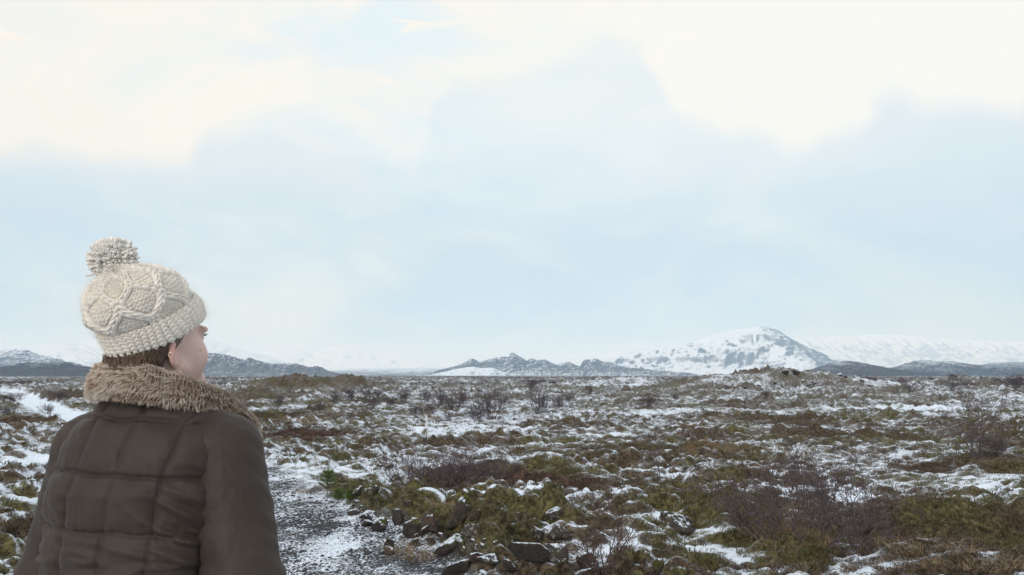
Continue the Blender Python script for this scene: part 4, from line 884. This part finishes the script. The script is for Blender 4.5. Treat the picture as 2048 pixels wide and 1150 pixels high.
q = np.array([at(a, c, PD)[:] for a, c in ((190, 545), (183, 550), (176, 551), (171, 552))]); V, F, _ = fibres(q[None], [.0026], np.ones((1, 4, 3)), 6, .8); part('yarn_tail', V, F, M_wool, hat)
# fuzz on the wool
src = np.concatenate([hatV, cuffV]); nrm = src - (src.mean(0) + 0); nrm /= np.linalg.norm(nrm, axis=1)[:, None]; ii = r_.randint(0, len(src), 5200); L_ = r_.uniform(.004, .010, len(ii)); dd = nrm[ii] + r_.normal(0, .7, (len(ii), 3)); P = np.stack([src[ii], src[ii] + dd * (L_ * .5)[:, None], src[ii] + dd * L_[:, None] + r_.normal(0, .002, (len(ii), 3))], 1)
V, F, _ = fibres(P, np.full(len(ii), .00016), np.ones((len(ii), 3, 3))); o = part('wool_fuzz', V, F, M_wool, hat); o['kind'] = 'stuff'
# ---- quilted coat
CZ = [.76, .80, .95, 1.05, 1.2, 1.33, 1.42, 1.47, 1.505, 1.53, 1.56]; CA = [.232, .232, .222, .205, .205, .205, .190, .162, .125, .10, .085]; CB = [.155, .155, .15, .145, .145, .145, .13, .115, .10, .09, .08]; CY = [0, 0, 0, 0, 0, .0, .012, .022, .03, .03, .03]
def f_coat(X, Y, Z):
    a = np.interp(Z, CZ, CA); b_ = np.interp(Z, CZ, CB); yc = np.interp(Z, CZ, CY)
    d = ((np.abs(X / a) ** 2.5 + np.abs((Y - yc) / b_) ** 2.5) ** .4 - 1) * np.minimum(a, b_) * .85
    return smax(smax(d, Z - 1.545, .03), .78 - Z, .01)
V, F = surf_nets(f_coat, (-.26, -.19, .76), (.26, .21, 1.57), .0038); V = relax(V, F, 2, .5); Nn = vnormals(V, F)
def quilt(V, vs, hs, lean=.10):
    x, y, z = V.T; back = ss(.06, -.02, y)
    wob = .004 * perlin(x / .05, z / .05, 12)
    dv_ = np.min([np.abs(x - c - lean * (z - 1.35) + wob) for c in vs], 0); dh_ = np.min([np.abs(z - c + .03 * x + wob + .10 * x * x) for c in hs], 0)
    puff = (1 - np.exp(-(dv_ / .015) ** 2)) * (1 - np.exp(-(dh_ / .017) ** 2))
    gro = np.exp(-(dv_ / .0036) ** 2) * .65 + np.exp(-(dh_ / .0036) ** 2)
    puck = perlin(x / .016, z / .05, 13) * np.exp(-(dh_ / .022) ** 2) + perlin(x / .05, z / .016, 14) * np.exp(-(dv_ / .022) ** 2) * .5
    return .0055 * puff - .0078 * np.clip(gro, 0, 1.2) + .0020 * puck
HSM = [.93, 1.045, 1.155, 1.262, 1.372, 1.478]
disp = quilt(V, [-.185, -.085, .015, .115, .2], HSM)
x, y, z = V.T
pit = np.exp(-(((x - .19) / .085) ** 2 + ((z - 1.28) / .085) ** 2)) + .7 * np.exp(-(((x + .2) / .07) ** 2 + ((z - 1.27) / .08) ** 2))
fold = 1 - np.abs(perlin((x * .5 + z * .85) / .032, (x * .85 - z * .5) / .16, 17)) * 2.4
pit = pit * (1 - ss(.165, .200, np.abs(x))); disp = disp + .016 * pit * np.clip(fold, -.4, 1) - .006 * pit
low = np.exp(-((z - 1.19) / .05) ** 2); disp = disp + .007 * low * np.clip(1 - np.abs(perlin(z / .03 + x / .35, x / .14, 18)) * 2.6, -.3, 1) + .004 * fbm(x / .09, z / .09, 3, 19) + .0008 * perlin(x / .012, z / .03, 20)
V = V + Nn * disp[:, None]
M_coat, nt, b = mat('dark_brown_nylon'); n1 = nt.noise(nt.pos(), 9, 4, .6); n2 = nt.noise(nt.pos(), 1100, 2)
nt.l.new(nt.mix(nt.smooth(n1, .35, .65), c4((.033, .0232, .0190)), c4((.041, .0285, .0205))), b.inputs['Base Color']); b.inputs['Roughness'].default_value = .62; b.inputs['Specular IOR Level'].default_value = .28
b.inputs['Sheen Weight'].default_value = .04; n3 = nt.noise(nt.scale(nt.pos(), (1, 1, 1.6)), 38, 6, .62, .5); nt.l.new(nt.bump(n3, .10, .004, nt.bump(n2, .2, .0008)), b.inputs['Normal'])
coat = part('coat', xf(Mt, V), F, M_coat)
for sg in (1, -1):
    sh, eb, wr = (sg * .166, .012, 1.405), (sg * (.268 if sg > 0 else .212), -.045 if sg > 0 else -.02, 1.10), (sg * .205, .155, .955)
    def f_arm(X, Y, Z):
        d = smin(cap(X, Y, Z, sh, eb, .076, .076), cap(X, Y, Z, eb, wr, .073, .055), .05)
        return smin(d, ell(X, Y, Z, (sg * .13, .02, 1.43), (.07, .075, .05)), .04)
    lo = (min(0, sg * .36), -.16, .88) if sg < 0 else (.05, -.16, .88); hi = (-.05, .25, 1.53) if sg < 0 else (.36, .25, 1.53)
    lo = (sg * .36 if sg < 0 else .05, -.16, .88)
    V, F = surf_nets(f_arm, lo, hi, .0045); V = relax(V, F, 2, .5); Nn = vnormals(V, F); x, y, z = V.T
    t_ = np.clip((1.42 - z) / .32, 0, 1); fo = 1 - np.abs(perlin(z / .045 + x / .2, (x + y) / .16, 23)) * 2.3
    disp = .003 * np.exp(-((z - 1.30) / .06) ** 2) * np.exp(-((np.abs(x) - .20) / .05) ** 2) * np.clip(fo, -.4, 1) + .008 * np.exp(-((z - 1.10) / .08) ** 2) * np.clip(fo, -.5, 1) + .0065 * fbm(x / .10, z / .08 + y / .1, 3, 24) + .0010 * perlin(x / .015 + y / .015, z / .02, 25)
    o = part('sleeve', xf(Mt, V + Nn * disp[:, None]), F, M_coat, coat)
# ---- fur collar: a padded band round the neck that opens into lapels
CP = np.array([(-.150, .225, 1.43), (-.155, .17, 1.475), (-.160, .09, 1.525), (-.152, .02, 1.545), (-.116, -.050, 1.555), (-.055, -.092, 1.560), (.0, -.106, 1.558), (.055, -.094, 1.550), (.098, -.055, 1.535), (.122, .005, 1.518), (.132, .055, 1.506), (.137, .10, 1.485), (.138, .145, 1.460), (.138, .178, 1.440)])
CH = np.array([.016, .022, .028, .031, .032, .032, .032, .032, .030, .028, .025, .022, .020, .016]); CT = np.array([.007, .009, .011, .012, .012, .012, .012, .012, .012, .011, .010, .009, .008, .007])
tN = 120; ti = np.linspace(0, len(CP) - 1, tN); cen = np.stack([np.interp(ti, range(len(CP)), CP[:, k]) for k in range(3)], 1)
for _ in range(10): cen[1:-1] = (cen[:-2] + 2 * cen[1:-1] + cen[2:]) / 4
chh = np.interp(ti, range(len(CP)), CH); ctt = np.interp(ti, range(len(CP)), CT)
tan = np.gradient(cen, axis=0); tan /= np.linalg.norm(tan, axis=1)[:, None]; outw = np.cross(np.array([0, 0, 1.0]), tan); outw = -outw
ctr = np.array([0, .05, 0]); flip = ((cen - ctr) * outw * np.array([1, 1, 0])).sum(1) < 0; outw[flip] *= -1; outw /= np.linalg.norm(outw, axis=1)[:, None]
upv = np.array([0, 0, 1.0])[None] * .94 + outw * -.22; upv /= np.linalg.norm(upv, axis=1)[:, None]
def collar_pt(i, ang): 
    c, s = np.cos(ang)[..., None], np.sin(ang)[..., None]; return cen[i] + outw[i] * ctt[i][..., None] * c + upv[i] * chh[i][..., None] * s
na_ = 28; I, A_ = np.meshgrid(np.arange(tN), np.linspace(0, 2 * math.pi, na_, endpoint=False), indexing='ij'); V = collar_pt(I, A_).reshape(-1, 3)
i = np.arange(tN - 1)[:, None] * na_; j = np.arange(na_)[None]; j2 = (j + 1) % na_; F = np.stack([i + j, i + j2, i + na_ + j2, i + na_ + j], -1).reshape(-1, 4)
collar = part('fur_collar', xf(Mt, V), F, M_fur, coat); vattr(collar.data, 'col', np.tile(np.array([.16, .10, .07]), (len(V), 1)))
r_ = np.random.RandomState(31); n = 30000; ii = r_.randint(0, tN, n); aa = r_.uniform(0, 2 * math.pi, n); p0 = collar_pt(ii, aa)
nor = outw[ii] * (np.cos(aa) / ctt[ii])[:, None] + upv[ii] * (np.sin(aa) / chh[ii])[:, None]; nor /= np.linalg.norm(nor, axis=1)[:, None]
sarc = ii / tN * 9.0; n1 = perlin(sarc * 5, aa * 3.0, 33); n2 = perlin(sarc * 5 + 30, aa * 3.0, 34); n3 = fbm(sarc * 1.2, aa * 1.1, 2, 35)
comb = nor * .55 + tan[ii] * (-.55 + .9 * n1)[:, None] + upv[ii] * (np.sin(aa) * .35 + .8 * n2)[:, None] + r_.normal(0, .16, (n, 3)); comb /= np.linalg.norm(comb, axis=1)[:, None]
Lf = .0122 * r_.uniform(.45, 1.25, n) * (.75 + .25 * chh[ii] / .034); P = np.stack([p0, p0 + comb * (Lf * .55)[:, None], p0 + (comb * .95 + np.array([0, 0, -.22])) * Lf[:, None]], 1)
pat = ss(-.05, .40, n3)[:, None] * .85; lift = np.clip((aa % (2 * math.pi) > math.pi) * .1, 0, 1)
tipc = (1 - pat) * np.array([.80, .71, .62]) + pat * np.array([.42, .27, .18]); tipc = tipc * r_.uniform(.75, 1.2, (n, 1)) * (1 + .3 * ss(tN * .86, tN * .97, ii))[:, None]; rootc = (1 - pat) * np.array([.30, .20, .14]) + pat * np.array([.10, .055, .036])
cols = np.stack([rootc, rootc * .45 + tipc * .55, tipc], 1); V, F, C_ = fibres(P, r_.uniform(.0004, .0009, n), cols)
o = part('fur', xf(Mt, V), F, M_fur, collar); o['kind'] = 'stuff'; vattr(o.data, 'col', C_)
# ---- trousers and boots (below the frame)
def f_leg(X, Y, Z):
    A = np.abs(X); d = smin(cap(A, Y, Z, (.09, .0, .92), (.095, .01, .5), .095, .065), cap(A, Y, Z, (.095, .01, .5), (.10, -.01, .09), .066, .055), .03); return np.maximum(smin(d, ell(X, Y, Z, (0, 0, .92), (.18, .12, .11)), .05), .05 - Z)
V, F = surf_nets(f_leg, (-.24, -.16, .0), (.24, .16, 1.05), .009); V = relax(V, F, 2)
M_jean, nt, b = mat('dark_denim'); nt.l.new(nt.mix(nt.noise(nt.pos(), 40, 4), c4((.02, .024, .035)), c4((.045, .052, .07))), b.inputs['Base Color']); b.inputs['Roughness'].default_value = .85
part('trousers', xf(Mt, V), F, M_jean)
M_boot, nt, b = mat('brown_boot'); nt.l.new(nt.mix(nt.noise(nt.pos(), 30, 4), c4((.03, .02, .014)), c4((.07, .045, .03))), b.inputs['Base Color']); b.inputs['Roughness'].default_value = .6
for sg in (1, -1):
    zf = BASE.z - ZG
    def f_boot(X, Y, Z):
        d = smin(cap(X, Y, Z, (sg * .10, -.01, .16), (sg * .10, -.01, zf + .05), .06, .055), cap(X, Y, Z, (sg * .10, -.02, zf + .05), (sg * .115, .15, zf + .04), .05, .042), .05); return np.maximum(d, zf - .004 - Z)
    V, F = surf_nets(f_boot, (sg * .11 - .1, -.12, zf - .03), (sg * .11 + .1, .24, .25), .008); part('boot', xf(Mt, relax(V, F, 1)), F, M_boot)
# ---- earrings
M_gold, nt, b = mat('pale_gold'); b.inputs['Base Color'].default_value = (.85, .72, .55, 1); b.inputs['Metallic'].default_value = 1; b.inputs['Roughness'].default_value = .2
def hoop(c, r):
    a = np.linspace(0, 2 * math.pi, 25); P = np.array(c) + np.stack([np.cos(a) * r * .75, np.cos(a) * r * .5, np.sin(a) * r], 1); V, F, _ = fibres(P[None], [.0009], np.ones((1, 25, 3)), 6, 1.0); part('earring', xf(Mh, V), F, M_gold)
hoop((.080, -.020, -.050), .0075); hoop((.088, -.046, -.016), .0055)
